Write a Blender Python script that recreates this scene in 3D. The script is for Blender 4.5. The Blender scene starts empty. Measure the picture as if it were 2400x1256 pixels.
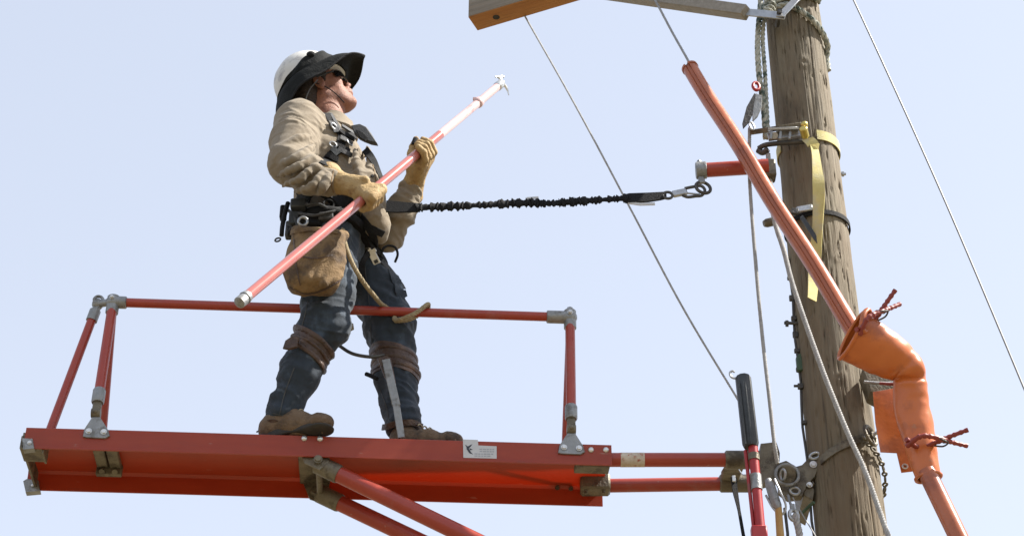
import bpy, bmesh, math, random
import numpy as np
from mathutils import Vector
from mathutils.bvhtree import BVHTree

# ------------------------------------------------------------------ camera, sky, sun
S = bpy.context.scene
COL = S.collection
EL = math.radians(34); FPX = 4290.0
CAM = np.array([0, 0, 1.7])
FW = np.array([0, math.cos(EL), math.sin(EL)]); UP = np.array([0, -math.sin(EL), math.cos(EL)]); RT = np.array([1.0, 0, 0])
cd = bpy.data.cameras.new('camera'); co = bpy.data.objects.new('camera', cd); COL.objects.link(co)
co.location = CAM; co.rotation_euler = (math.pi / 2 + EL, 0, 0)
cd.sensor_width = 36; cd.lens = 36 * FPX / 2400; cd.clip_start = 0.05; cd.clip_end = 5000
S.camera = co
SUN_EL, SUN_AZ = math.radians(50), math.radians(93)      # azimuth from +Y towards +X
w = bpy.data.worlds.new('World'); S.world = w; w.use_nodes = True
nt = w.node_tree; nt.nodes.clear()
sky = nt.nodes.new('ShaderNodeTexSky'); sky.sky_type = 'NISHITA'; sky.sun_disc = False
sky.sun_elevation = SUN_EL; sky.sun_rotation = SUN_AZ; sky.air_density = 1.0; sky.dust_density = 1.0; sky.ozone_density = 1.0
hsv = nt.nodes.new('ShaderNodeHueSaturation'); hsv.inputs['Saturation'].default_value = 0.42; hsv.inputs['Hue'].default_value = 0.505
bg = nt.nodes.new('ShaderNodeBackground'); bg.inputs[1].default_value = 0.117
wo = nt.nodes.new('ShaderNodeOutputWorld')
nt.links.new(sky.outputs[0], hsv.inputs['Color']); hz = nt.nodes.new('ShaderNodeMix'); hz.data_type = 'RGBA'; hz.inputs['Factor'].default_value = 0.54; hz.inputs['B'].default_value = (2.60, 2.93, 3.60, 1)   # thin even high haze
nt.links.new(hsv.outputs[0], hz.inputs['A']); nt.links.new(hz.outputs['Result'], bg.inputs[0]); nt.links.new(bg.outputs[0], wo.inputs[0])
sd = bpy.data.lights.new('sun', 'SUN'); sd.energy = 5.0; sd.angle = math.radians(0.5); sd.color = (1, 0.94, 0.85)
so = bpy.data.objects.new('sun', sd); COL.objects.link(so)
so.rotation_euler = (math.pi / 2 - SUN_EL, 0, math.pi - SUN_AZ)
S.view_settings.view_transform = 'Standard'; S.view_settings.look = 'None'; S.view_settings.gamma = 1
S.view_settings.exposure = 1.28

# ------------------------------------------------------------------ pixel <-> place helpers
def A(*p): return np.array(p, float)
def ray(px, py): return FW * FPX + RT * (px - 1200) + UP * (628 - py)
def W(px, py, Y): d = ray(px, py); return CAM + d * (Y / d[1])
def WZ(px, py, Z): d = ray(px, py); return CAM + d * ((Z - 1.7) / d[2])
def RP(px, py, p0, n): d = ray(px, py); return CAM + d * (np.dot(A(*p0) - CAM, n) / np.dot(d, n))
def PT(px, Y, z):
    q = A(0, Y, z) - CAM; return A((px - 1200) * (q @ FW) / FPX, Y, z)
def nrm(a): a = np.asarray(a, float); return a / (np.linalg.norm(a) + 1e-12)

# ------------------------------------------------------------------ objects
def tag(o, label=None, cat=None, group=None, kind=None):
    if label: o['label'] = label
    if cat: o['category'] = cat
    if group: o['group'] = group
    if kind: o['kind'] = kind
    return o
def empty(name, loc, label, cat, group=None):
    o = bpy.data.objects.new(name, None); COL.objects.link(o); o.location = loc; o.empty_display_size = 0.1
    return tag(o, label, cat, group)
def wloc(o):
    l = A(0, 0, 0)
    while o is not None: l = l + np.array(o.location); o = o.parent
    return l
def mkobj(name, V, F, m, parent=None, label=None, cat=None, group=None, kind=None, smooth=True, ang=40):
    V = np.asarray(V, float)
    if parent is not None: org = wloc(parent)
    else:
        org = (V.min(0) + V.max(0)) / 2; org[2] = V[:, 2].min()
    me = bpy.data.meshes.new(name)
    if isinstance(F, np.ndarray):
        me.vertices.add(len(V)); me.vertices.foreach_set('co', (V - org).astype(np.float32).ravel())
        me.loops.add(F.size); me.loops.foreach_set('vertex_index', F.astype(np.int32).ravel())
        me.polygons.add(len(F)); me.polygons.foreach_set('loop_start', np.arange(0, F.size, F.shape[1], dtype=np.int32))
        me.update(calc_edges=True); me.validate()
    else:
        me.from_pydata([tuple(x) for x in (V - org)], [], F); me.update()
    if smooth:
        me.polygons.foreach_set('use_smooth', [True] * len(me.polygons))
        if ang: me.set_sharp_from_angle(angle=math.radians(ang))
    me.materials.append(m)
    o = bpy.data.objects.new(name, me); COL.objects.link(o)
    if parent is not None: o.parent = parent
    else: o.location = org
    return tag(o, label, cat, group, kind)

def smoothpath(pts, n=8):
    P = [np.asarray(p, float) for p in pts]
    if len(P) < 3: return [P[0] + (P[-1] - P[0]) * t for t in np.linspace(0, 1, n + 1)]
    out = []
    for i in range(len(P) - 1):
        p0 = P[i - 1] if i > 0 else 2 * P[0] - P[1]; p1 = P[i]; p2 = P[i + 1]; p3 = P[i + 2] if i + 2 < len(P) else 2 * P[-1] - P[-2]
        for k in range(n):
            t = k / n
            out.append(0.5 * ((2 * p1) + (p2 - p0) * t + (2 * p0 - 5 * p1 + 4 * p2 - p3) * t * t + (3 * p1 - p0 - 3 * p2 + p3) * t ** 3))
    out.append(P[-1]); return out
def frames(path, up0=None):
    P = np.array(path); T = np.gradient(P, axis=0); T = T / (np.linalg.norm(T, axis=1)[:, None] + 1e-12)
    n = A(0.13, -1, 0.31) if up0 is None else np.asarray(up0, float)
    Ns = []
    for t in T:
        n = n - t * (n @ t)
        if np.linalg.norm(n) < 1e-6: n = A(0.5, 0.3, 0.8) - t * (A(0.5, 0.3, 0.8) @ t)
        n = n / np.linalg.norm(n); Ns.append(n)
    Ns = np.array(Ns); return P, T, Ns, np.cross(T, Ns)

class MB:
    def __init__(s): s.v = []; s.f = []; s.n = 0
    def add(s, V, F):
        s.v.append(np.asarray(V, float)); s.f += [[i + s.n for i in f] for f in F]; s.n += len(V); return s
    def tube(s, path, r, n=14, caps=True, up=None, sq=1.0):
        P, T, N1, N2 = frames(path, up); R = r if hasattr(r, '__len__') else [r] * len(P)
        V = []; F = []
        for i in range(len(P)):
            for k in range(n):
                a = 2 * math.pi * k / n; V.append(P[i] + (N1[i] * math.cos(a) * sq + N2[i] * math.sin(a)) * R[i])
        for i in range(len(P) - 1):
            for k in range(n): F.append([i * n + k, i * n + (k + 1) % n, (i + 1) * n + (k + 1) % n, (i + 1) * n + k])
        if caps: F.append(list(range(n))[::-1]); F.append([(len(P) - 1) * n + k for k in range(n)])
        return s.add(V, F)
    def cyl(s, a, b, r, n=20, r2=None, ch=0.0):
        a = A(*a); b = A(*b); d = nrm(b - a); r2 = r if r2 is None else r2
        if ch: return s.tube([a, a + d * ch, b - d * ch, b], [r - ch, r, r2, r2 - ch], n)
        return s.tube([a, b], [r, r2], n)
    def sect(s, path, sec, up=None, closed=True, caps=False, scale=None):
        P, T, N1, N2 = frames(path, up); n = len(sec); V = []; F = []
        for i in range(len(P)):
            q = sec if scale is None else [(x * scale[i], y * scale[i]) for x, y in sec]
            for x, y in q: V.append(P[i] + N1[i] * x + N2[i] * y)
        m = n if closed else n - 1
        for i in range(len(P) - 1):
            for k in range(m): F.append([i * n + k, i * n + (k + 1) % n, (i + 1) * n + (k + 1) % n, (i + 1) * n + k])
        if caps: F.append(list(range(n))[::-1]); F.append([(len(P) - 1) * n + k for k in range(n)])
        return s.add(V, F)
    def hull(s, pts):
        bm = bmesh.new()
        for p in pts: bm.verts.new(p)
        r = bmesh.ops.convex_hull(bm, input=bm.verts)
        dead = [g for g in r.get('geom_interior', []) + r.get('geom_unused', []) if isinstance(g, bmesh.types.BMVert)]
        if dead: bmesh.ops.delete(bm, geom=list(set(dead)), context='VERTS')
        bmesh.ops.dissolve_limit(bm, angle_limit=0.01, verts=bm.verts, edges=bm.edges)
        bm.verts.index_update()
        V = [tuple(v.co) for v in bm.verts]; F = [[v.index for v in f.verts] for f in bm.faces]; bm.free()
        return s.add(V, F)
    def box(s, c, h, ax=None, ch=0.002):
        ax = np.eye(3) if ax is None else np.array(ax); pts = []
        for i in (-1, 1):
            for j in (-1, 1):
                for k in (-1, 1):
                    for m in range(3):
                        q = A(i * h[0], j * h[1], k * h[2])
                        for q_ in range(3):
                            if q_ != m: q[q_] -= (i, j, k)[q_] * ch
                        pts.append(A(*c) + q @ ax)
        return s.hull(pts)
    def bar(s, a, b, wv, w_, t_, ch=0.001):
        a = A(*a); b = A(*b); d = nrm(b - a); wv = nrm(np.asarray(wv) - d * (np.asarray(wv) @ d)); n = np.cross(d, wv)
        return s.box((a + b) / 2, (np.linalg.norm(b - a) / 2, w_ / 2, t_ / 2), [d, wv, n], ch)
    def ball(s, c, r, n=12, sc=(1, 1, 1), ax=None):
        ax = np.eye(3) if ax is None else np.array(ax); V = []; F = []; m = n // 2
        for i in range(m + 1):
            th = math.pi * i / m
            for k in range(n):
                ph = 2 * math.pi * k / n
                q = A(math.sin(th) * math.cos(ph) * sc[0], math.sin(th) * math.sin(ph) * sc[1], math.cos(th) * sc[2]) * r
                V.append(A(*c) + q @ ax)
        for i in range(m):
            for k in range(n): F.append([i * n + k, (i + 1) * n + k, (i + 1) * n + (k + 1) % n, i * n + (k + 1) % n])
        return s.add(V, F)
    def ring(s, c, n, R, r, seg=28, m=8, sq=1.0, xd=None):
        n = nrm(n); x = nrm(np.cross(n, A(0.3, 0.2, 0.9))) if xd is None else nrm(np.asarray(xd) - n * (np.asarray(xd) @ n)); y = np.cross(n, x)
        V = []; F = []
        for i in range(seg):
            a = 2 * math.pi * i / seg; e = x * math.cos(a) + y * math.sin(a) * sq; cc = A(*c) + e * R
            e = nrm(e)
            for k in range(m):
                b = 2 * math.pi * k / m; V.append(cc + (e * math.cos(b) + n * math.sin(b)) * r)
        for i in range(seg):
            for k in range(m): F.append([i * m + k, i * m + (k + 1) % m, ((i + 1) % seg) * m + (k + 1) % m, ((i + 1) % seg) * m + k])
        return s.add(V, F)
    def prism(s, pts, n, t, ch=0.0008):                 # pts = front outline; n points from front to back
        pts = [np.asarray(p, float) for p in pts]; n = nrm(n); m = len(pts); c = sum(pts) / m
        ins = [c + (p - c) * (1 - ch / max(np.linalg.norm(p - c), 1e-6)) for p in pts]
        V = ins + [p + n * ch for p in pts] + [p + n * (t - ch) for p in pts] + [p + n * t for p in ins]
        F = [list(range(m))]
        for L in range(3):
            for k in range(m): F.append([L * m + k, (L + 1) * m + k, (L + 1) * m + (k + 1) % m, L * m + (k + 1) % m])
        F.append([3 * m + k for k in range(m)][::-1])
        return s.add(V, F)
    def ribbon(s, P, Wd, Nn, w_, t_):                    # flat strap: points, width directions, normals
        P = np.array(P); n = len(P); ws = w_ if hasattr(w_, '__len__') else [w_] * n; V = []; F = []
        for i in range(n):
            a = nrm(Wd[i]) * ws[i] / 2; b = nrm(Nn[i]) * t_ / 2
            V += [P[i] - a - b, P[i] + a - b, P[i] + a + b, P[i] - a + b]
        for i in range(n - 1):
            for k in range(4): F.append([i * 4 + k, i * 4 + (k + 1) % 4, (i + 1) * 4 + (k + 1) % 4, (i + 1) * 4 + k])
        F.append([3, 2, 1, 0]); F.append([(n - 1) * 4 + k for k in range(4)])
        return s.add(V, F)
    def rope(s, path, r, pitch=0.05, strands=3, n=6, res=10):
        P = np.array(path); d = np.r_[0, np.cumsum(np.linalg.norm(np.diff(P, axis=0), axis=1))]
        m = max(4, int(d[-1] / pitch * res)); t = np.linspace(0, d[-1], m)
        Q = np.stack([np.interp(t, d, P[:, i]) for i in range(3)], 1)
        _, T, N1, N2 = frames(Q)
        for k in range(strands):
            a = 2 * math.pi * (t / pitch + k / strands)
            s.tube(Q + (N1 * np.cos(a)[:, None] + N2 * np.sin(a)[:, None]) * r * 0.5, r * 0.55, n)
        return s
    def build(s, name, m, parent=None, label=None, cat=None, group=None, **k):
        o = mkobj(name, np.concatenate(s.v), s.f, m, parent, label, cat, group, **k)
        bm = bmesh.new(); bm.from_mesh(o.data); bmesh.ops.recalc_face_normals(bm, faces=bm.faces); bm.to_mesh(o.data); bm.free()
        if k.get('smooth', True): o.data.set_sharp_from_angle(angle=math.radians(k.get('ang', 40)))
        return o

# ------------------------------------------------------------------ materials
def mat(name, c1, c2=None, rough=0.5, metal=0.0, scale=8.0, bump=0.0, bscale=60.0, stretch=(1, 1, 1), c3=None, c3t=0.62, c3s=3.0, rvar=0.0, coat=0.0, sheen=0.0, sss=0.0, detail=6, spec=0.5, c4=None, c4t=0.66, c4s=60.0, crease=0.0, cscale=14.0, c4st=(1, 1, 1)):
    ALB = 0.88; c1 = tuple(x * ALB for x in c1); c2 = tuple(x * ALB for x in c2) if c2 else None; c3 = tuple(x * ALB for x in c3) if c3 else None
    m = bpy.data.materials.new(name); m.use_nodes = True; nt = m.node_tree; N = nt.nodes; L = nt.links
    b = N['Principled BSDF']; b.inputs['Specular IOR Level'].default_value = spec; b.inputs['Roughness'].default_value = rough; b.inputs['Metallic'].default_value = metal
    tc = N.new('ShaderNodeTexCoord'); mp = N.new('ShaderNodeMapping'); mp.inputs['Scale'].default_value = stretch
    L.new(tc.outputs['Object'], mp.inputs[0])
    no = N.new('ShaderNodeTexNoise'); no.inputs['Scale'].default_value = scale; no.inputs['Detail'].default_value = detail; no.inputs['Roughness'].default_value = 0.6
    L.new(mp.outputs[0], no.inputs['Vector'])
    cr = N.new('ShaderNodeValToRGB'); cr.color_ramp.elements[0].position = 0.32; cr.color_ramp.elements[1].position = 0.68
    cr.color_ramp.elements[0].color = (*c1, 1); cr.color_ramp.elements[1].color = (*(c2 or c1), 1)
    L.new(no.outputs['Fac'], cr.inputs[0]); out = cr.outputs[0]
    if c3:
        n3 = N.new('ShaderNodeTexNoise'); n3.inputs['Scale'].default_value = c3s; n3.inputs['Detail'].default_value = 8; n3.inputs['Roughness'].default_value = 0.65
        L.new(mp.outputs[0], n3.inputs['Vector'])
        r3 = N.new('ShaderNodeValToRGB'); r3.color_ramp.elements[0].position = c3t - 0.06; r3.color_ramp.elements[1].position = c3t + 0.06
        L.new(n3.outputs['Fac'], r3.inputs[0])
        mx = N.new('ShaderNodeMix'); mx.data_type = 'RGBA'; L.new(r3.outputs[0], mx.inputs['Factor']); L.new(out, mx.inputs['A']); mx.inputs['B'].default_value = (*c3, 1); out = mx.outputs['Result']
    if c4:
        m4 = N.new('ShaderNodeMapping'); m4.inputs['Scale'].default_value = c4st; L.new(tc.outputs['Object'], m4.inputs[0])
        n4 = N.new('ShaderNodeTexNoise'); n4.inputs['Scale'].default_value = c4s; n4.inputs['Detail'].default_value = 5; L.new(m4.outputs[0], n4.inputs['Vector'])
        r4 = N.new('ShaderNodeValToRGB'); r4.color_ramp.elements[0].position = c4t; r4.color_ramp.elements[1].position = c4t + 0.03; r4.color_ramp.elements[1].color = (0.7, 0.7, 0.7, 1)
        L.new(n4.outputs['Fac'], r4.inputs[0]); x4 = N.new('ShaderNodeMix'); x4.data_type = 'RGBA'; L.new(r4.outputs[0], x4.inputs['Factor']); L.new(out, x4.inputs['A']); x4.inputs['B'].default_value = (*c4, 1); out = x4.outputs['Result']
    L.new(out, b.inputs['Base Color'])
    if rvar:
        mr = N.new('ShaderNodeMapRange'); mr.inputs['To Min'].default_value = rough - rvar; mr.inputs['To Max'].default_value = rough + rvar
        L.new(no.outputs['Fac'], mr.inputs['Value']); L.new(mr.outputs[0], b.inputs['Roughness'])
    if bump:
        nb = N.new('ShaderNodeTexNoise'); nb.inputs['Scale'].default_value = bscale; nb.inputs['Detail'].default_value = 6; L.new(mp.outputs[0], nb.inputs['Vector'])
        bu = N.new('ShaderNodeBump'); bu.inputs['Strength'].default_value = bump; bu.inputs['Distance'].default_value = 0.01
        L.new(nb.outputs['Fac'], bu.inputs['Height']); L.new(bu.outputs[0], b.inputs['Normal'])
        if crease:
            nc = N.new('ShaderNodeTexNoise'); nc.noise_type = 'RIDGED_MULTIFRACTAL'; nc.inputs['Scale'].default_value = cscale; nc.inputs['Detail'].default_value = 3; nc.inputs['Distortion'].default_value = 0.8
            L.new(mp.outputs[0], nc.inputs['Vector']); b2 = N.new('ShaderNodeBump'); b2.inputs['Strength'].default_value = crease; b2.inputs['Distance'].default_value = 0.03
            L.new(nc.outputs['Fac'], b2.inputs['Height']); L.new(b2.outputs[0], bu.inputs['Normal'])
    if coat: b.inputs['Coat Weight'].default_value = coat; b.inputs['Coat Roughness'].default_value = 0.15
    if sheen: b.inputs['Sheen Weight'].default_value = sheen; b.inputs['Sheen Roughness'].default_value = 0.5
    if sss: b.inputs['Subsurface Weight'].default_value = sss; b.inputs['Subsurface Radius'].default_value = (0.02, 0.008, 0.004); b.inputs['Subsurface Scale'].default_value = 0.5
    return m
M = {}
M['fg'] = mat('red_fiberglass', (0.295, 0.043, 0.018), (0.345, 0.056, 0.022), rough=0.42, scale=6, stretch=(1, 6, 6), rvar=0.07, bump=0.05, bscale=90, c3=(0.2592, 0.054, 0.0324), c3t=0.66, c3s=5, spec=0.5, c4=(0.34, 0.20, 0.15), c4s=26, c4t=0.70, c4st=(0.35, 1.5, 1.5))
def translucent(m, col, f):
    nt = m.node_tree; b = nt.nodes['Principled BSDF']; o = nt.nodes['Material Output']
    t = nt.nodes.new('ShaderNodeBsdfTranslucent'); t.inputs[0].default_value = (*col, 1); x = nt.nodes.new('ShaderNodeMixShader'); x.inputs[0].default_value = f
    nt.links.new(b.outputs[0], x.inputs[1]); nt.links.new(t.outputs[0], x.inputs[2]); nt.links.new(x.outputs[0], o.inputs['Surface'])
translucent(M['fg'], (0.95, 0.17, 0.03), 0.24)
M['fgr'] = mat('red_fiberglass_tube', (0.31, 0.036, 0.020), (0.36, 0.048, 0.025), rough=0.36, scale=7, rvar=0.08, c3=(0.324, 0.072, 0.0504), c3t=0.63, c3s=9, c4=(0.36, 0.20, 0.16), c4s=45, c4t=0.71, bump=0.05, bscale=120)
M['stick'] = mat('faded_pink_fiberglass', (0.44, 0.125, 0.105), (0.52, 0.17, 0.145), rough=0.24, scale=5, rvar=0.06, coat=0.6, c3=(0.42, 0.13, 0.115), c3t=0.64, c3s=7)
M['stick_glare'] = mat('glare_pale_fiberglass', (0.66, 0.42, 0.40), (0.74, 0.54, 0.52), rough=0.3, scale=8, coat=0.5, c3=(0.58, 0.30, 0.28), c3t=0.62, c3s=9)  # sun glare on the stick's upper end, painted in as a paler base colour
M['hose'] = mat('orange_hose_rubber', (0.36, 0.098, 0.038), (0.43, 0.128, 0.054), rough=0.28, scale=7, rvar=0.08, bump=0.1, bscale=40, c3=(0.27, 0.075, 0.035), c3t=0.60, c3s=9, c4=(0.36, 0.18, 0.12), c4s=50, c4t=0.70)
M['rubber'] = mat('orange_rubber', (0.50, 0.125, 0.024), (0.58, 0.155, 0.034), rough=0.32, scale=9, rvar=0.06, bump=0.12, bscale=22, c3=(0.38, 0.10, 0.03), c3t=0.58, c3s=8, c4=(0.34, 0.14, 0.07), c4s=34, c4t=0.69)
M['pin'] = mat('red_brown_pin_plastic', (0.21, 0.0245, 0.0175), (0.266, 0.035, 0.021), rough=0.45, scale=30)
M['cast'] = mat('cast_aluminium', (0.24, 0.248, 0.248), (0.336, 0.344, 0.344), rough=0.5, metal=0.55, scale=25, bump=0.25, bscale=120, c3=(0.16, 0.152, 0.136), c3t=0.6, c3s=20)
M['castb'] = mat('bronze_grey_casting', (0.135, 0.115, 0.080), (0.20, 0.175, 0.125), rough=0.55, metal=0.35, scale=25, bump=0.3, bscale=120, c3=(0.075, 0.060, 0.042), c3t=0.56, c3s=18)
M['steel'] = mat('galvanised_steel', (0.357, 0.374, 0.391), (0.493, 0.51, 0.527), rough=0.38, metal=0.7, scale=40, bump=0.1, bscale=90, c3=(0.238, 0.2295, 0.2125), c3t=0.64, c3s=25)
M['bolt'] = mat('bright_bolt_steel', (0.62, 0.62, 0.60), (0.75, 0.75, 0.73), rough=0.3, metal=0.7, scale=40)
M['iron'] = mat('dark_iron', (0.05, 0.05, 0.05), (0.10, 0.095, 0.085), rough=0.55, metal=0.4, scale=30, bump=0.3, bscale=100)
M['gal'] = mat('grey_painted_wood', (0.225, 0.2025, 0.1725), (0.3, 0.2775, 0.24), rough=0.7, scale=9, stretch=(6, 6, 6), bump=0.3, bscale=40)
M['shirt'] = mat('tan_work_shirt', (0.2088, 0.1692, 0.1188), (0.252, 0.2088, 0.1512), rough=0.9, scale=7, bump=0.25, bscale=420, sheen=0.1, crease=0.35, cscale=11, stretch=(1, 1, 1.6), c3=(0.1728, 0.1296, 0.0792), c3t=0.62, c3s=9)
M['jeans'] = mat('dark_work_denim', (0.014, 0.023, 0.036), (0.028, 0.043, 0.064), rough=0.9, scale=16, bump=0.3, bscale=500, sheen=0.08, crease=0.4, cscale=12, stretch=(1.2, 1.2, 0.8), c3=(0.045, 0.068, 0.10), c3t=0.60, c3s=8, c4=(0.075, 0.10, 0.135), c4s=9, c4t=0.60)
M['glove'] = mat('yellow_leather_glove', (0.3312, 0.216, 0.0864), (0.4176, 0.2952, 0.1368), rough=0.75, scale=18, bump=0.4, bscale=150, c3=(0.2304, 0.1368, 0.0576), c3t=0.60, c3s=16)
M['canvas'] = mat('brown_canvas', (0.17, 0.105, 0.046), (0.24, 0.155, 0.072), rough=0.9, scale=9, bump=0.4, bscale=200, c3=(0.085, 0.055, 0.032), c3t=0.54, c3s=8, crease=0.3, cscale=9)
M['boot'] = mat('worn_boot_leather', (0.105, 0.066, 0.036), (0.18, 0.118, 0.068), rough=0.8, scale=18, bump=0.5, bscale=100, c3=(0.055, 0.037, 0.025), c3t=0.56, c3s=14, c4=(0.24, 0.17, 0.11), c4s=40, c4t=0.66)
M['sole'] = mat('black_sole_rubber', (0.02, 0.018, 0.016), (0.04, 0.035, 0.03), rough=0.8, scale=30)
M['leather'] = mat('brown_strap_leather', (0.040, 0.021, 0.014), (0.085, 0.047, 0.031), rough=0.5, scale=18, bump=0.5, bscale=120, c3=(0.14, 0.085, 0.058), c3t=0.60, c3s=14)
M['nylon'] = mat('black_webbing', (0.006, 0.0065, 0.008), (0.014, 0.015, 0.017), rough=0.8, scale=40, bump=0.4, bscale=350, spec=0.25)
M['nylong'] = mat('worn_grey_webbing', (0.035, 0.038, 0.042), (0.08, 0.083, 0.088), rough=0.75, scale=40, bump=0.3, bscale=300)
M['skin'] = mat('sunburnt_skin', (0.26, 0.115, 0.078), (0.34, 0.165, 0.115), rough=0.6, scale=22, bump=0.3, bscale=220, sss=0.1, spec=0.3, c3=(0.17, 0.075, 0.055), c3t=0.58, c3s=30)
M['hair'] = mat('dark_brown_hair', (0.018, 0.011, 0.008), (0.05, 0.03, 0.02), rough=0.6, scale=60, stretch=(1, 1, 4), bump=0.6, bscale=160)
M['helmet'] = mat('white_helmet_plastic', (0.527, 0.5185, 0.476), (0.6375, 0.629, 0.595), rough=0.38, scale=9, c3=(0.255, 0.2465, 0.255), c3t=0.60, c3s=11)
M['brim'] = mat('black_neoprene_brim', (0.005, 0.006, 0.006), (0.012, 0.014, 0.014), rough=0.85, scale=30, bump=0.3, bscale=160, spec=0.2, crease=0.15, cscale=18)
M['lens'] = mat('dark_glasses_lens', (0.008, 0.008, 0.009), rough=0.08, coat=0.6)
M['ropey'] = mat('tan_rope_fibre', (0.24, 0.192, 0.112), (0.368, 0.304, 0.192), rough=0.9, scale=90)
M['ropeg'] = mat('grey_rope_fibre', (0.285, 0.285, 0.285), (0.435, 0.435, 0.4275), rough=0.85, scale=70)
M['ropew'] = mat('white_green_rope', (0.375, 0.375, 0.315), (0.465, 0.465, 0.405), rough=0.9, scale=30, c3=(0.06, 0.09, 0.075), c3t=0.54, c3s=26)
M['yellow'] = mat('yellow_strap_webbing', (0.52, 0.45, 0.16), (0.60, 0.53, 0.22), rough=0.8, scale=20, bump=0.3, bscale=260, c3=(0.50, 0.46, 0.27), c3t=0.52, c3s=9)
M['brass'] = mat('yellow_chromate_steel', (0.52, 0.40, 0.10), (0.66, 0.54, 0.18), rough=0.35, metal=0.8, scale=20)
M['wire'] = mat('dull_wire', (0.24, 0.24, 0.24), (0.33, 0.33, 0.33), rough=0.5, metal=0.2, scale=60)
M['black'] = mat('black_grip_rubber', (0.018, 0.022, 0.024), (0.04, 0.046, 0.05), rough=0.55, scale=20, bump=0.15, bscale=150)
M['red'] = mat('red_enamel', (0.315, 0.01125, 0.015), (0.375, 0.0225, 0.0225), rough=0.4, scale=12, c3=(0.225, 0.06, 0.0525), c3t=0.64, c3s=16)
M['woodh'] = mat('yellow_wood_handle', (0.375, 0.225, 0.06), (0.465, 0.3, 0.0975), rough=0.55, scale=14, stretch=(4, 4, 1), bump=0.1, bscale=60)
M['label'] = mat('white_label_film', (0.496, 0.504, 0.512), (0.56, 0.568, 0.576), rough=0.45, scale=30)
M['ink'] = mat('label_ink', (0.03, 0.035, 0.05), rough=0.6)
M['ink2'] = mat('label_faded_ink', (0.33, 0.35, 0.39), rough=0.6)
M['green'] = mat('green_oxidised_copper', (0.03, 0.07, 0.04), (0.06, 0.11, 0.06), rough=0.6, scale=30)
M['ground'] = mat('dry_ground', (0.12, 0.092, 0.055), (0.20, 0.155, 0.10), rough=0.95, scale=0.9, bump=0.5, bscale=12, c3=(0.13, 0.14, 0.06), c3t=0.56, c3s=0.35)

def wood_mat(name, base1, base2, dark, warm, wscale=(26, 26, 1.1), warmt=0.56, crack=True):
    m = bpy.data.materials.new(name); m.use_nodes = True; nt = m.node_tree; N = nt.nodes; L = nt.links; b = N['Principled BSDF']
    b.inputs['Roughness'].default_value = 0.85
    tc = N.new('ShaderNodeTexCoord')
    def noise(scale, st, det=6, dist=0.0):
        mp = N.new('ShaderNodeMapping'); mp.inputs['Scale'].default_value = st; L.new(tc.outputs['Object'], mp.inputs[0])
        n = N.new('ShaderNodeTexNoise'); n.inputs['Scale'].default_value = scale; n.inputs['Detail'].default_value = det; n.inputs['Roughness'].default_value = 0.65
        n.inputs['Distortion'].default_value = dist; L.new(mp.outputs[0], n.inputs['Vector']); return n.outputs['Fac']
    def ramp(v, a, c, A_, B_):
        r = N.new('ShaderNodeValToRGB'); r.color_ramp.elements[0].position = a; r.color_ramp.elements[1].position = c
        r.color_ramp.elements[0].color = (*A_, 1); r.color_ramp.elements[1].color = (*B_, 1); L.new(v, r.inputs[0]); return r.outputs[0]
    def mix(f, a_, b_):
        x = N.new('ShaderNodeMix'); x.data_type = 'RGBA'; L.new(f, x.inputs['Factor']); L.new(a_, x.inputs['A'])
        if isinstance(b_, tuple): x.inputs['B'].default_value = (*b_, 1)
        else: L.new(b_, x.inputs['B'])
        return x.outputs['Result']
    g = noise(1.0, wscale, 8, 0.3); g2 = noise(3.2, wscale, 8, 0.1); big = noise(2.2, (1, 1, 0.35) if wscale[2] < 3 else (0.35, 1, 1), 5); bl = noise(5.0, (1, 1, 0.5), 6)
    c = ramp(g, 0.3, 0.7, base1, base2)
    c = mix(ramp(big, warmt - 0.08, warmt + 0.10, (0, 0, 0), (1, 1, 1)), c, warm)
    c = mix(ramp(g2, 0.56, 0.72, (0, 0, 0), (0.75, 0.75, 0.75)), c, dark)
    c = mix(ramp(bl, 0.60, 0.74, (0, 0, 0), (0.6, 0.6, 0.6)), c, dark)
    L.new(c, b.inputs['Base Color'])
    bu = N.new('ShaderNodeBump'); bu.inputs['Strength'].default_value = 1.0; bu.inputs['Distance'].default_value = 0.006; L.new(g2, bu.inputs['Height']); L.new(bu.outputs[0], b.inputs['Normal'])
    return m
M['pole'] = wood_mat('weathered_pole_wood', (0.098, 0.082, 0.055), (0.215, 0.182, 0.126), (0.038, 0.030, 0.021), (0.13, 0.093, 0.055))
M['arm'] = wood_mat('orange_brown_arm_wood', (0.30, 0.125, 0.040), (0.40, 0.19, 0.065), (0.14, 0.06, 0.025), (0.34, 0.16, 0.06), wscale=(1.2, 22, 22))
M['armw'] = wood_mat('weathered_grey_arm_wood', (0.16, 0.135, 0.105), (0.26, 0.23, 0.19), (0.08, 0.06, 0.05), (0.22, 0.15, 0.09), wscale=(1.2, 22, 22))

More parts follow.
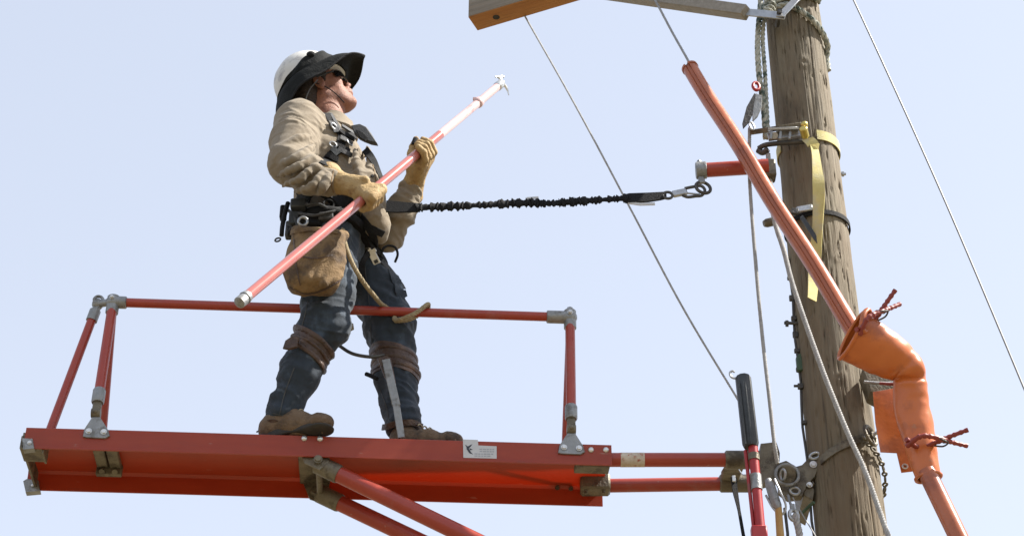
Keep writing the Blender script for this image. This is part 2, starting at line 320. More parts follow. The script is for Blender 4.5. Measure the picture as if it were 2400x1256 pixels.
# ------------------------------------------------------------------ noise and implicit surfaces (numpy)
_rng = np.random.RandomState(7); _perm = _rng.permutation(256); _perm = np.r_[_perm, _perm]
_g = _rng.normal(size=(256, 3)); _g /= np.linalg.norm(_g, axis=1)[:, None]
def perlin(P):
    P = np.asarray(P, float); I = np.floor(P).astype(int); f = P - I; u = f * f * f * (f * (f * 6 - 15) + 10); I &= 255
    def gr(dx, dy, dz):
        h = _perm[_perm[_perm[(I[:, 0] + dx) & 255] + ((I[:, 1] + dy) & 255)] + ((I[:, 2] + dz) & 255)]
        return (_g[h] * (f - np.array([dx, dy, dz]))).sum(1)
    x0 = gr(0, 0, 0) * (1 - u[:, 0]) + gr(1, 0, 0) * u[:, 0]; x1 = gr(0, 1, 0) * (1 - u[:, 0]) + gr(1, 1, 0) * u[:, 0]
    x2 = gr(0, 0, 1) * (1 - u[:, 0]) + gr(1, 0, 1) * u[:, 0]; x3 = gr(0, 1, 1) * (1 - u[:, 0]) + gr(1, 1, 1) * u[:, 0]
    y0 = x0 * (1 - u[:, 1]) + x1 * u[:, 1]; y1 = x2 * (1 - u[:, 1]) + x3 * u[:, 1]
    return (y0 * (1 - u[:, 2]) + y1 * u[:, 2]) * 1.6

def cap(a, b, ra, rb, k=0.02, n=None, sc=1.0, sub=False): return dict(t='cap', a=A(*a), b=A(*b), ra=ra, rb=rb, k=k, n=None if n is None else nrm(n), sc=sc, sub=sub)
def ell(c, r, ax=None, k=0.02, sub=False): return dict(t='ell', c=A(*c), r=A(*r), ax=np.eye(3) if ax is None else np.array(ax), k=k, sub=sub)
def rbox(c, h, ax, r, k=0.02): return dict(t='box', c=A(*c), h=A(*h), ax=np.array(ax), r=r, k=k, sub=False)
def chain(pts, rs, k=0.02, **kw): return [cap(pts[i], pts[i + 1], rs[i], rs[i + 1], k, **kw) for i in range(len(pts) - 1)]
def pdist(p, X):
    if p['t'] == 'cap':
        q = X - p['a']; ba = p['b'] - p['a']
        if p['n'] is not None:
            n = p['n']; f = 1 / p['sc'] - 1; q = q + (q @ n)[:, None] * n * f; ba = ba + (ba @ n) * n * f
        t = np.clip((q @ ba) / (ba @ ba + 1e-12), 0, 1)
        return (np.linalg.norm(q - t[:, None] * ba, axis=1) - (p['ra'] + (p['rb'] - p['ra']) * t)) * min(1.0, max(p['sc'], 0.6))
    if p['t'] == 'ell':
        q = (X - p['c']) @ p['ax'].T / p['r']; return (np.linalg.norm(q, axis=1) - 1) * p['r'].min() * 1.15
    q = np.abs((X - p['c']) @ p['ax'].T) - p['h'] + p['r']
    return np.linalg.norm(np.maximum(q, 0), axis=1) + np.minimum(q.max(1), 0) - p['r']
def pbox(p):
    if p['t'] == 'cap':
        r = max(p['ra'], p['rb']) * max(1.0, p['sc']); return np.minimum(p['a'], p['b']) - r, np.maximum(p['a'], p['b']) + r
    r = np.abs(p['ax'].T) @ (p['r'] if p['t'] == 'ell' else p['h']); return p['c'] - r, p['c'] + r
def implicit(prims, vox, disp=None):
    lo = np.min([pbox(p)[0] for p in prims if not p['sub']], 0) - 4 * vox; hi = np.max([pbox(p)[1] for p in prims if not p['sub']], 0) + 4 * vox
    n = np.ceil((hi - lo) / vox).astype(int) + 1; G = np.full(n, 1.0, np.float32)
    for p in prims:
        a, b = pbox(p); mg = p['k'] * 1.5 + 3 * vox
        i0 = np.clip(np.floor((a - mg - lo) / vox).astype(int), 0, n - 1); i1 = np.clip(np.ceil((b + mg - lo) / vox).astype(int) + 1, 1, n)
        xs = [lo[j] + vox * np.arange(i0[j], i1[j]) for j in range(3)]
        X = np.stack(np.meshgrid(*xs, indexing='ij'), -1); sh = X.shape[:3]
        d = pdist(p, X.reshape(-1, 3)).reshape(sh)
        sl = tuple(slice(i0[j], i1[j]) for j in range(3)); g = G[sl]; k = p['k']
        if p['sub']:
            h = np.maximum(k - np.abs(g + d), 0) / k; G[sl] = np.maximum(g, -d) + h * h * k * 0.25
        else:
            h = np.maximum(k - np.abs(g - d), 0) / k; G[sl] = np.minimum(g, d) - h * h * k * 0.25
    # surface nets
    s = G < 0; c = np.zeros(np.array(G.shape) - 1, int)
    for dx in (0, 1):
        for dy in (0, 1):
            for dz in (0, 1): c += s[dx:s.shape[0] - 1 + dx, dy:s.shape[1] - 1 + dy, dz:s.shape[2] - 1 + dz]
    act = (c > 0) & (c < 8); idx = np.full(act.shape, -1, int); ijk = np.argwhere(act); idx[act] = np.arange(len(ijk))
    acc = np.zeros((len(ijk), 3)); cnt = np.zeros(len(ijk)); O = np.array([[x, y, z] for x in (0, 1) for y in (0, 1) for z in (0, 1)])
    for a_ in range(8):
        for b_ in range(a_ + 1, 8):
            if np.abs(O[a_] - O[b_]).sum() != 1: continue
            ga = G[tuple((ijk + O[a_]).T)]; gb = G[tuple((ijk + O[b_]).T)]; mk = (ga < 0) != (gb < 0)
            t = np.where(mk, ga / np.where(mk, ga - gb, 1), 0)
            acc += np.where(mk[:, None], O[a_] + (O[b_] - O[a_]) * t[:, None], 0); cnt += mk
    V = lo + vox * (ijk + acc / cnt[:, None]); F = []
    for ax in range(3):
        o1, o2 = (ax + 1) % 3, (ax + 2) % 3
        e = [slice(None)] * 3; e2 = [slice(None)] * 3; e[ax] = slice(0, -1); e2[ax] = slice(1, None)
        ch = s[tuple(e)] != s[tuple(e2)]; pos = np.argwhere(ch); ins = s[tuple(pos.T)]
        ok = (pos[:, o1] > 0) & (pos[:, o2] > 0); pos = pos[ok]; ins = ins[ok]
        def cell(d1, d2):
            q = pos.copy(); q[:, o1] -= d1; q[:, o2] -= d2; return idx[tuple(q.T)]
        Q = np.stack([cell(0, 0), cell(1, 0), cell(1, 1), cell(0, 1)], 1)
        Q[~ins] = Q[~ins][:, ::-1]; F.append(Q)
    F = np.concatenate(F); F = F[(F >= 0).all(1)]
    if disp is not None:
        Nn = vnormals(V, F); V = V + Nn * disp(V, Nn)[:, None]
    return V, F
def vnormals(V, F):
    fn = np.cross(V[F[:, 2]] - V[F[:, 0]], V[F[:, 3]] - V[F[:, 1]]); N_ = np.zeros_like(V)
    for k in range(4): np.add.at(N_, F[:, k], fn)
    return N_ / (np.linalg.norm(N_, axis=1)[:, None] + 1e-12)
def folds(segs, base=0.0, seed=0.0):
    """segs: (a, b, radius, axial freq, around freq, amplitude, shear) -> displacement function with creases across each limb"""
    def f(V, Nn):
        tot = np.zeros(len(V)); ws = np.full(len(V), 1e-6)
        for j, (a, b, r, fa, fp, am, sh) in enumerate(segs):
            a = A(*a); b = A(*b); d = b - a; L_ = np.linalg.norm(d); d = d / L_; q = V - a; t = q @ d
            tc = np.clip(t, 0, L_); dist = np.linalg.norm(q - tc[:, None] * d, axis=1)
            e1 = nrm(np.cross(d, A(0.2, 1, 0.1))); e2 = np.cross(d, e1); x = q @ e1; y = q @ e2
            wv = perlin(np.stack([x * 5, y * 5, t * 4], 1) + 31 * j + seed) * 0.9
            n1 = perlin(np.stack([t * fa + sh * x * fa + wv, x * fp + 9.1 * j, y * fp + seed], 1))
            n2 = perlin(np.stack([t * fa * 2.1 - sh * y * fa + wv * 1.6, x * fp * 1.6, y * fp * 1.6 + 3.3 + seed], 1))
            v = (1 - 2.4 * np.abs(n1)) * 0.62 + (1 - 2.4 * np.abs(n2)) * 0.30
            w_ = np.exp(-(dist / r) ** 2 * 1.4); tot += v * am * w_; ws += w_
        return tot / ws + base * perlin(V * 14 + seed)
    return f

# ------------------------------------------------------------------ ground
mb = MB(); n = 64; V = [A(0, 0, 0)]; F = []
for rr in (6, 15, 40, 120, 400, 1500, 4000):
    for k in range(n): V.append(A(math.cos(2 * math.pi * k / n) * rr, 5 + math.sin(2 * math.pi * k / n) * rr, 0))
for k in range(n): F.append([0, 1 + k, 1 + (k + 1) % n])
for j in range(6):
    for k in range(n): F.append([1 + j * n + k, 1 + (j + 1) * n + k, 1 + (j + 1) * n + (k + 1) % n, 1 + j * n + (k + 1) % n])
mb.add(V, F).build('ground', M['ground'], kind='structure')

# ------------------------------------------------------------------ utility pole, crossarm, brace
PX, PY = 1.172, 5.75
def prad(z): return 0.1235 - (z - 4.555) * 0.0044
pole = empty('utility_pole', (PX, PY, 0), 'tall weathered brown wooden utility pole with a wooden crossarm at its top', 'utility pole')
seg = 200; zs = np.r_[np.linspace(-0.3, 4.0, 90), np.linspace(4.015, 7.62, 420)]
th = np.arange(seg) * 2 * math.pi / seg
ZZ, TT = np.meshgrid(zs, th, indexing='ij'); cxy = np.stack([np.cos(TT), np.sin(TT)], -1)
q = np.stack([cxy[..., 0] * 3.0, cxy[..., 1] * 3.0, ZZ * 0.8], -1).reshape(-1, 3)
dr = 0.0035 * perlin(q * 0.7)
g1 = perlin(np.stack([cxy[..., 0].ravel() * 9, cxy[..., 1].ravel() * 9, ZZ.ravel() * 0.9 + 7], 1)); dr += -0.006 * np.clip(1 - np.abs(g1) * 24, 0, 1)
g2 = perlin(np.stack([cxy[..., 0].ravel() * 24, cxy[..., 1].ravel() * 24, ZZ.ravel() * 1.6 + 3], 1)); dr += -0.0022 * np.clip(1 - np.abs(g2) * 6, 0, 1) + 0.0025 * perlin(np.stack([cxy[..., 0].ravel() * 4, cxy[..., 1].ravel() * 4, ZZ.ravel() * 4], 1))
for kz, ka, kr in ((6.50, -1.55, 0.03), (6.43, -0.62, 0.022), (5.03, -1.62, 0.02), (6.12, -0.95, 0.018), (5.55, -1.2, 0.018), (4.62, -1.0, 0.03), (5.3, -2.3, 0.02)):
    dd = np.hypot((ZZ - kz).ravel(), (((TT - ka + math.pi) % (2 * math.pi)) - math.pi).ravel() * 0.115); dr += 0.005 * np.exp(-(dd / kr) ** 2) - 0.008 * np.exp(-(dd / (kr * 0.35)) ** 2)
rgp = np.random.RandomState(5)
for _ in range(55):
    kz, ka = rgp.uniform(4.4, 6.9), rgp.uniform(-3.0, 0.1); dz_ = (ZZ - kz).ravel(); da_ = (((TT - ka + math.pi) % (2 * math.pi)) - math.pi).ravel() * 0.115
    dr -= rgp.uniform(0.003, 0.007) * np.exp(-(dz_ / rgp.uniform(0.006, 0.016)) ** 2 - (da_ / 0.004) ** 2)
R_ = prad(ZZ.ravel()) + dr
V = np.stack([PX + cxy[..., 0].ravel() * R_, PY + cxy[..., 1].ravel() * R_, ZZ.ravel()], 1)
i, j = np.meshgrid(np.arange(len(zs) - 1), np.arange(seg), indexing='ij'); i = i.ravel(); j = j.ravel()
F = np.stack([i * seg + j, i * seg + (j + 1) % seg, (i + 1) * seg + (j + 1) % seg, (i + 1) * seg + j], 1)
shaft = mkobj('shaft', V, F, M['pole'], pole, ang=60)
MB().tube([A(PX, PY, 7.60), A(PX, PY, 7.622)], [0.105, 0.09], 48).build('pole_top', M['pole'], shaft)
zc = 7.23
ca, cb, cc = WZ(1097, 40, zc), WZ(1330, -30, zc), WZ(1119, 72, zc)
au = nrm(cb - ca); av = nrm(cc - ca); aw = 0.101; al = 2.75
ctr = ca + au * al / 2 + av * aw / 2 + A(0, 0, 0.06)
def mklocal(mb, name, m, parent, loc, rz=0.0):
    o = mb.build(name, m, None); org = np.array(o.location)
    o.data.transform(__import__('mathutils').Matrix.Translation(Vector(org))); o.location = (0, 0, 0)
    o.parent = parent; o.location = loc; o.rotation_euler = (0, 0, rz); return o
arm = mklocal(MB().box((0, 0, 0), (al / 2, aw / 2, 0.06), ch=0.004), 'crossarm', M['armw'], pole, ctr - wloc(pole), math.atan2(au[1], au[0]))
mklocal(MB().box((0, 0, 0), (al / 2 - 0.001, aw / 2 - 0.001, 0.002), ch=0.001), 'underside', M['arm'], arm, (0, 0, -0.0605))
kd = WZ(1163, 40, zc) - ctr
mklocal(MB().cyl((0, 0, -0.001), (0, 0, 0.001), 0.016, 20), 'knot_hole', M['sole'], arm, (float(kd @ au), float(kd @ av), -0.0625))
for dx in (0.0, -0.9):
    mklocal(MB().cyl((0, -0.075, 0), (0, 0.075, 0), 0.009, 10), 'bolt', M['steel'], arm, ((PX - ctr[0]) / au[0] + dx, 0, 0))
b0 = WZ(1396, -20, 7.222); b1 = W(1750, 30, 5.60)
bd = nrm(b1 - b0); bv = nrm(np.cross(bd, A(0, 0, 1)))
br = MB().bar(b0, b1, bv, 0.052, 0.05, 0.004).build('crossarm_brace', M['gal'], pole)
e0 = b1 - bd * 0.02; e1 = W(1832, 37, 5.575)
MB().bar(e0, e1 + bd * 0.02, A(0, 0, 1), 0.036, 0.007).build('end_plate', M['steel'], br)
e2 = W(1895, -28, 5.63)
MB().bar(e1 - nrm(e2 - e1) * 0.02 + A(0, -0.008, 0), e2 + A(0, -0.008, 0), A(0.5, 0, 0.3), 0.036, 0.006).build('strap_plate', M['steel'], br)
MB().cyl(W(1826, 34, 5.575) + A(0, -0.022, 0), W(1826, 34, 5.575) + A(0, 0.07, 0), 0.011, 6).build('bolt', M['iron'], br)
# ground wire and staples on the shaded left side of the pole
def polept(px, Y_sign_angle, z, off=0.0):
    r = prad(z) + off; return A(PX + r * math.cos(Y_sign_angle), PY + r * math.sin(Y_sign_angle), z)
gw = [polept(0, math.radians(186) + 0.05 * math.sin(z * 5), z, 0.008 + 0.004 * math.sin(z * 17)) for z in np.linspace(0.2, 5.62, 60)]
MB().tube(gw, 0.005, 8).build('ground_wire', M['iron'], pole)
for z in (4.9, 5.05, 5.12, 5.2, 5.27, 5.34, 5.43, 5.52, 5.60): p = polept(0, math.radians(188), z, 0.008); MB().box(p, (0.010, 0.007, 0.006 + 0.006 * ((z * 37) % 1)), ch=0.002).build('wire_staple', M['iron'], pole)
gb = polept(0, math.radians(190), 5.14, 0.004); MB().box(gb, (0.012, 0.012, 0.03), ch=0.003).box(gb + A(0.004, 0, 0.034), (0.008, 0.010, 0.006), ch=0.002).build('ground_clamp', M['green'], pole)
pb = polept(0, math.radians(186), 5.055, 0)
MB().cyl(pb + A(0.01, 0, 0), pb + A(-0.03, 0, 0), 0.005, 10).cyl(pb + A(-0.004, 0, 0), pb + A(-0.012, 0, 0), 0.011, 6).build('through_bolt', M['iron'], pole)
pb = W(1840, 758, 5.72); MB().cyl(pb + A(0.05, 0, 0), pb + A(-0.003, 0, 0.003), 0.006, 10).cyl(pb + A(0.012, 0, 0), pb + A(0.002, 0, 0), 0.013, 6).build('through_bolt', M['iron'], pole)
tb = W(1980, 408, 5.78); MB().cyl(tb + A(-0.08, 0, 0.0), tb + A(0.004, 0, 0), 0.006, 8).cyl(tb + A(-0.012, 0, 0), tb + A(-0.004, 0, 0), 0.012, 6).build('bolt', M['steel'], pole)

# ------------------------------------------------------------------ work platform
L0 = W(62, 1001, 5.62); R0 = WZ(1433, 1042, L0[2]); BL = np.linalg.norm(R0 - L0); bu = (R0 - L0) / BL; bv_ = A(-bu[1], bu[0], 0); BWD, BH = 0.325, 0.081
def Bd(s, w_, h): return L0 + bu * s + bv_ * w_ + A(0, 0, h)
def Fp(px, py, off=0.0): return RP(px, py, L0 - bv_ * off, bv_)        # a point on the platform's front face
plat = empty('work_platform', Bd(1.0, 0.16, -BH), 'long red-orange fiberglass work platform with a rail, clamped to the pole', 'work platform')
t_ = 0.007
sec = [(0.0015, 0), (BWD - 0.0015, 0), (BWD, -0.0015), (BWD, -BH), (BWD - t_, -BH), (BWD - t_, -t_ - 0.010), (BWD - t_ - 0.010, -t_), (t_ + 0.010, -t_), (t_, -t_ - 0.010), (t_, -BH), (0, -BH), (0, -0.0015)]
mb = MB(); V = []; ns = 60
for k in range(ns + 1):
    s_ = BL * k / ns; sg = 0.0015 * math.sin(s_ * 3.1)
    for x, y in sec: V.append(Bd(s_ - 0.042 * (x / BWD) * (1 - k / ns), x, y + sg * 0.5))
m_ = len(sec); F = []
for k in range(ns):
    for j_ in range(m_): F.append([k * m_ + j_, k * m_ + (j_ + 1) % m_, (k + 1) * m_ + (j_ + 1) % m_, (k + 1) * m_ + j_])
F.append(list(range(m_))); F.append([ns * m_ + j_ for j_ in range(m_)][::-1])
deck = mb.add(V, F).build('deck', M['fg'], plat, ang=25)
def bolthead(p, n, r=0.009, h=0.008, par=None, m='bolt', name='bolt'):
    n = nrm(n); return MB().cyl(p, p + n * 0.003, r * 1.3, 20).cyl(p + n * 0.003, p + n * h, r, 6, ch=0.001).build(name, M[m], par)
fn = -bv_
for px, py in ((713, 1027), (750, 1028), (1385, 1054), (1420, 1054)):
    p = Fp(px, py); o = MB().ball(p, 0.011, 16, (1, 0.75, 1)).build('bolt', M['bolt'], deck)
for px, py in ((1306, 1143), (1338, 1145)):
    p = RP(px, py, Bd(0, BWD - t_, 0), bv_); MB().cyl(p, p + fn * 0.014, 0.006, 8).cyl(p, p + fn * 0.006, 0.009, 6).build('bolt', M['castb'], deck)
# label with a small emblem and faded lines of print
lab = [Fp(1085, 1029, 0.0015), Fp(1120, 1030, 0.0015), Fp(1121, 1043, 0.0015), Fp(1164, 1045, 0.0015), Fp(1164, 1074, 0.0015), Fp(1086, 1072, 0.0015)]
la = MB().prism(lab, bv_, 0.0013, 0.0002).build('label', M['label'], plat, label='white label with a small dark emblem')
def lpoly(pts, off=0.0022): return MB().prism([Fp(x, y, off) for x, y in pts], bv_, 0.0006, 0.0001)
mbk = MB()
for pts in ([(1090, 1041), (1096, 1045), (1100, 1044), (1099, 1053), (1094, 1052), (1093, 1046)], [(1099, 1044), (1107, 1040), (1103, 1046), (1099, 1049)], [(1094, 1052), (1100, 1052), (1104, 1059), (1109, 1064), (1100, 1061)], [(1100, 1049), (1108, 1053), (1102, 1054)]):
    mbk.prism([Fp(x, y, 0.0022) for x, y in pts], bv_, 0.0006, 0.0001)
mbk.build('emblem', M['ink'], la)
mbk = MB()
for a_, b_, c_ in ((1124, 1158, 1050), (1124, 1158, 1055), (1112, 1157, 1061), (1112, 1150, 1066)):
    k = a_
    while k < b_:
        w2 = 3 + (k * 7 % 5); mbk.prism([Fp(k, c_ + (k - 1085) * 0.02, 0.0022), Fp(min(k + w2, b_), c_ + (k + w2 - 1085) * 0.02, 0.0022), Fp(min(k + w2, b_), c_ + 2.0 + (k + w2 - 1085) * 0.02, 0.0022), Fp(k, c_ + 2.0 + (k - 1085) * 0.02, 0.0022)], bv_, 0.0006, 0.0001); k += w2 + 2
mbk.build('small_print', M['ink2'], la)
# end brackets on the left
e = MB().prism([Fp(52, 1026, 0.006), Fp(76, 1027, 0.006), Fp(80, 1050, 0.006), Fp(54, 1053, 0.006)], bv_, 0.03).build('end_bracket', M['cast'], plat)
bolthead(Fp(69, 1037, 0.006), fn, 0.006, 0.006, e)
pe = Bd(-0.004, 0.03, -0.045)
MB().box(Bd(0.025, 0.06, -0.052), (0.040, 0.05, 0.026), [bu, bv_, A(0, 0, 1)], 0.003).box(Bd(0.067, 0.05, -0.06), (0.0035, 0.04, 0.034), [bu, bv_, A(0, 0, 1)], 0.001).box(Bd(-0.006, 0.16, -0.045), (0.004, 0.15, 0.03), [bu, bv_, A(0, 0, 1)], 0.001).build('end_bracket', M['castb'], plat)
p = W(74, 1136, 5.90)
e = MB().prism([W(54, 1126, 5.93), W(62, 1121, 5.93), W(90, 1124, 5.93), W(94, 1150, 5.93), W(60, 1153, 5.93)], bv_, 0.03, 0.002).build('end_bracket', M['cast'], plat)
bolthead(W(76, 1137, 5.925), fn, 0.004, 0.005, e)
# hinge brackets with post sockets on the front face
HR = 0.578; SL, SR, WR = 0.222, 1.925, 0.075
railL, railR = Bd(SL, WR, HR), Bd(SR, WR, HR)
posts = []
for (cx, cy, sx, rail_end, sfar) in ((225, 1000, 0.262, railL, 0.215), (1339, 1038, 1.925, railR, 1.915)):
    g = MB().prism([Fp(cx - 31, cy + 22, 0.008), Fp(cx - 28, cy + 5, 0.008), Fp(cx - 9, cy - 24, 0.008), Fp(cx + 9, cy - 24, 0.008), Fp(cx + 28, cy + 6, 0.008), Fp(cx + 32, cy + 20, 0.008), Fp(cx + 22, cy + 26, 0.008), Fp(cx - 24, cy + 24, 0.008)], bv_, 0.009, 0.002).build('post_bracket', M['cast'], plat)
    bolthead(Fp(cx - 17, cy + 10, 0.008), fn, 0.0085, 0.008, g); bolthead(Fp(cx + 18, cy + 12, 0.008), fn, 0.0085, 0.008, g)
    hp = Fp(cx, cy - 32, 0.004); up_ = nrm(rail_end - hp)
    MB().cyl(hp - bu * 0.016, hp + bu * 0.016, 0.017, 20).ball(hp + fn * 0.012, 0.010, 12).bar(hp, hp + up_ * 0.06, bu, 0.030, 0.020, 0.004).build('hinge', M['castb'], g)
    s0 = hp + up_ * 0.045
    MB().tube([s0, s0 + up_ * 0.006, s0 + up_ * 0.055, s0 + up_ * 0.060], [0.020, 0.023, 0.023, 0.021], 20).build('post_socket', M['cast'], g)
    MB().tube([s0 + up_ * 0.03, rail_end - A(0, 0, 0.02)], 0.0185, 20).build('rail_post', M['fgr'], plat)
    fb = Bd(sfar, BWD - 0.02, 0.02)
    MB().tube([fb, rail_end + A(0, 0.012, -0.03)], 0.015, 18).build('rail_post', M['fgr'], plat)
    MB().box(fb - A(0, 0, 0.006), (0.03, 0.02, 0.014), [bu, bv_, A(0, 0, 1)], 0.003).build('post_bracket', M['cast'], plat)
MB().tube([railL, railR], 0.0175, 20).build('rail', M['fgr'], plat)
# corner castings
f = MB().cyl(railL - bu * 0.012, railL + bu * 0.050, 0.0235, 18, ch=0.003).cyl(railL + A(0, 0, 0.025), railL + A(0, 0.002, -0.05), 0.0235, 18, ch=0.003).ball(railL, 0.028, 14).build('rail_fitting', M['cast'], plat)
bolthead(railL + A(0, -0.026, 0.004), A(0, -1, 0.2), 0.007, 0.01, f)
f = MB().cyl(railR + bu * 0.012, railR - bu * 0.088, 0.0245, 18, ch=0.003).cyl(railR + A(0, 0, 0.03), railR + A(0, 0.002, -0.05), 0.0235, 18, ch=0.003).ball(railR, 0.028, 14).build('rail_fitting', M['cast'], plat)
bolthead(railR + A(0, -0.026, 0.006), A(0, -1, 0.2), 0.008, 0.01, f)
MB().cyl(railR + A(0.0, 0, 0.03), railR + A(0.0, 0, 0.042), 0.012, 6).build('bolt', M['steel'], f)
# raking end strut with its pivot casting
k0 = WZ(229, 713, railL[2] + 0.005)
f = MB().cyl(railL - bu * 0.01, k0, 0.014, 14).ball(k0, 0.022, 14).ring(k0 + A(0.004, -0.012, 0.012), A(0.2, -1, 0.1), 0.016, 0.006).bar(k0 + A(0.006, 0, 0), k0 + A(-0.012, 0, -0.04), A(1, 0, 0), 0.024, 0.026, 0.004).build('strut_pivot', M['cast'], plat)
sb = Bd(0.055, 0.10, 0.01); sd_ = nrm(sb - k0)
MB().tube([k0 + sd_ * 0.03, k0 + sd_ * 0.075], 0.021, 18).build('strut_socket', M['cast'], f)
MB().tube([k0 + sd_ * 0.06, sb], 0.0165, 20).build('end_strut', M['fgr'], plat)
MB().box(sb + A(0, 0, 0.012), (0.02, 0.02, 0.02), [bu, bv_, A(0, 0, 1)], 0.004).build('post_bracket', M['cast'], plat)
# bracket block under the deck at the left
c0 = Bd(0.273, 0.10, -0.02)
g = MB().box(Bd(0.240, 0.13, -0.020), (0.020, 0.10, 0.012), [bu, bv_, A(0, 0, 1)], 0.003).box(Bd(0.286, 0.13, -0.020), (0.020, 0.10, 0.012), [bu, bv_, A(0, 0, 1)], 0.003).box(Bd(0.263, 0.24, -0.034), (0.046, 0.012, 0.022), [bu, bv_, A(0, 0, 1)], 0.003).build('under_bracket', M['castb'], plat)
for s_ in (0.240, 0.286): MB().cyl(Bd(s_, 0.235, -0.03), Bd(s_, 0.222, -0.05), 0.011, 8).build('bolt', M['castb'], g)
# central brace bracket and the two diagonal braces
c1 = Bd(1.04, 0.05, -0.095); c2 = Bd(1.04, 0.275, -0.095)
e1_ = A(1.02, 5.66, 3.80); e2_ = A(1.02, 5.84, 3.80)
bp = Bd(1.015, 0.16, -0.04)
g = MB().box(Bd(1.0, 0.165, -0.022), (0.055, 0.14, 0.012), [bu, bv_, A(0, 0, 1)], 0.003)
g.hull([Bd(s_, w_, h_) for w_ in (0.015, 0.022) for s_, h_ in ((0.955, -0.055), (1.05, -0.055), (1.06, -0.09), (1.03, -0.125), (0.975, -0.10))])
g.hull([Bd(s_, w_, h_) for w_ in (0.29, 0.297) for s_, h_ in ((0.955, -0.03), (1.05, -0.03), (1.06, -0.09), (1.03, -0.115), (0.985, -0.10))])
g.cyl(Bd(1.022, 0.0, -0.092), Bd(1.022, 0.31, -0.092), 0.011, 14)
g = g.build('brace_bracket', M['castb'], plat)
bolthead(Bd(1.022, 0.0, -0.092), fn, 0.012, 0.010, g, 'castb')
for (c_, e_) in ((c1, e1_), (c2, e2_)):
    d = nrm(e_ - c_)
    sck = MB().tube([c_ - d * 0.03, c_ - d * 0.024, c_ + d * 0.06, c_ + d * 0.066], [0.020, 0.034, 0.034, 0.032], 22).bar(c_ - d * 0.055, c_ + d * 0.01, np.cross(d, A(0, 1, 0)), 0.03, 0.022, 0.004).build('brace_socket', M['castb'], plat)
    MB().tube([c_ + d * 0.05, e_], 0.0295, 26).build('diagonal_brace', M['fgr'], plat)
lowc = MB().ring(A(PX, PY, 3.80), A(0, 0, 1), 0.135, 0.012, 40, 8).box(A(1.03, 5.75, 3.80), (0.03, 0.13, 0.035), ch=0.005); lowc.build('lower_pole_clamp', M['cast'], plat)
# horizontal arms to the pole
a1 = (W(1405, 1077, 5.79), W(1755, 1079, 5.79)); a2 = (W(1385, 1138, 6.02), W(1770, 1138, 6.00))
def level(a, b): b = b.copy(); b[2] = a[2]; return a, b
a1 = level(*a1); a2 = level(*a2)
MB().tube(a1, 0.0255, 24).build('support_arm', M['fgr'], plat); MB().tube(a2, 0.0255, 24).build('support_arm', M['fgr'], plat)
d = nrm(a1[1] - a1[0]); tp = a1[0] + d * 0.075
MB().tube([tp, tp + d * 0.085], 0.0262, 24).build('worn_tape', mat('worn_paper_tape', (0.45, 0.36, 0.27), (0.62, 0.55, 0.45), rough=0.8, scale=60, c3=(0.35, 0.08, 0.05), c3t=0.6, c3s=50), plat)
MB().box(a2[0] + A(0.015, -0.01, 0), (0.055, 0.036, 0.033), ch=0.008).cyl(a2[0] + A(-0.02, -0.03, -0.03), a2[0] + A(-0.02, -0.03, -0.048), 0.006, 8).cyl(a2[0] + A(0.045, -0.03, -0.03), a2[0] + A(0.045, -0.03, -0.046), 0.006, 8).build('arm_socket', M['castb'], plat)
MB().box(Bd(1.99, 0.055, -0.062), (0.062, 0.03, 0.012), [bu, bv_, A(0, 0, 1)], 0.003).build('arm_socket', M['castb'], plat)
# castings between arms and pole
g = MB().tube([a1[1] - d * 0.085, a1[1] - d * 0.08, a1[1] + d * 0.04], [0.028, 0.0335, 0.0335], 22)
g.tube([a2[1] - d * 0.13, a2[1] - d * 0.125, a2[1] + d * 0.02], [0.028, 0.0335, 0.0335], 22)
g.hull([W(1698, 1092, 5.82), W(1745, 1088, 5.82), W(1735, 1112, 5.9), W(1725, 1128, 6.0), W(1690, 1128, 6.0), W(1690, 1105, 5.9)] + [W(1698, 1096, 5.86), W(1745, 1092, 5.86), W(1725, 1140, 6.03), W(1690, 1140, 6.03)])
g.build('arm_coupling', M['castb'], plat)
clampY = 5.72
g = MB().prism([W(1783, 1038, clampY - 0.04), W(1820, 1034, clampY - 0.04), W(1828, 1060, clampY - 0.04), W(1826, 1120, clampY - 0.04), W(1790, 1130, clampY - 0.04), W(1782, 1090, clampY - 0.04)], A(0, 1, 0), 0.05, 0.003)
g.prism([W(1822, 1085, clampY - 0.03), W(1842, 1078, clampY - 0.03), W(1866, 1092, clampY - 0.03), W(1880, 1088, clampY - 0.03), W(1905, 1062, clampY - 0.03), W(1918, 1060, clampY - 0.03), W(1922, 1085, clampY - 0.03), W(1912, 1115, clampY - 0.03), W(1893, 1135, clampY - 0.03), W(1880, 1162, clampY - 0.03), W(1848, 1166, clampY - 0.03), W(1826, 1150, clampY - 0.03)], A(0, 1, 0), 0.035, 0.003)
g.prism([W(1880, 1120, clampY - 0.02), W(1898, 1120, clampY - 0.02), W(1910, 1150, clampY - 0.02), W(1905, 1172, clampY - 0.02), W(1884, 1160, clampY - 0.02)], A(0, 1, 0), 0.2, 0.003)
g.cyl(W(1845, 1112, clampY - 0.05), W(1845, 1112, clampY + 0.03), 0.034, 24, ch=0.004)
cl = g.build('pole_clamp', M['castb'], plat)
MB().ring(W(1845, 1112, clampY - 0.055), A(0, 1, 0), 0.040, 0.006).build('sheave_rim', M['cast'], cl)
MB().ring(W(1910, 1068, clampY - 0.035), A(0.1, 1, 0.2), 0.017, 0.006, sq=0.6, xd=A(1, 0, 0.35)).build('shackle', M['steel'], cl)
bolthead(W(1906, 1088, clampY - 0.03), A(0, -1, 0), 0.010, 0.008, cl); bolthead(W(1897, 1136, clampY - 0.03), A(0, -1, 0), 0.008, 0.012, cl)
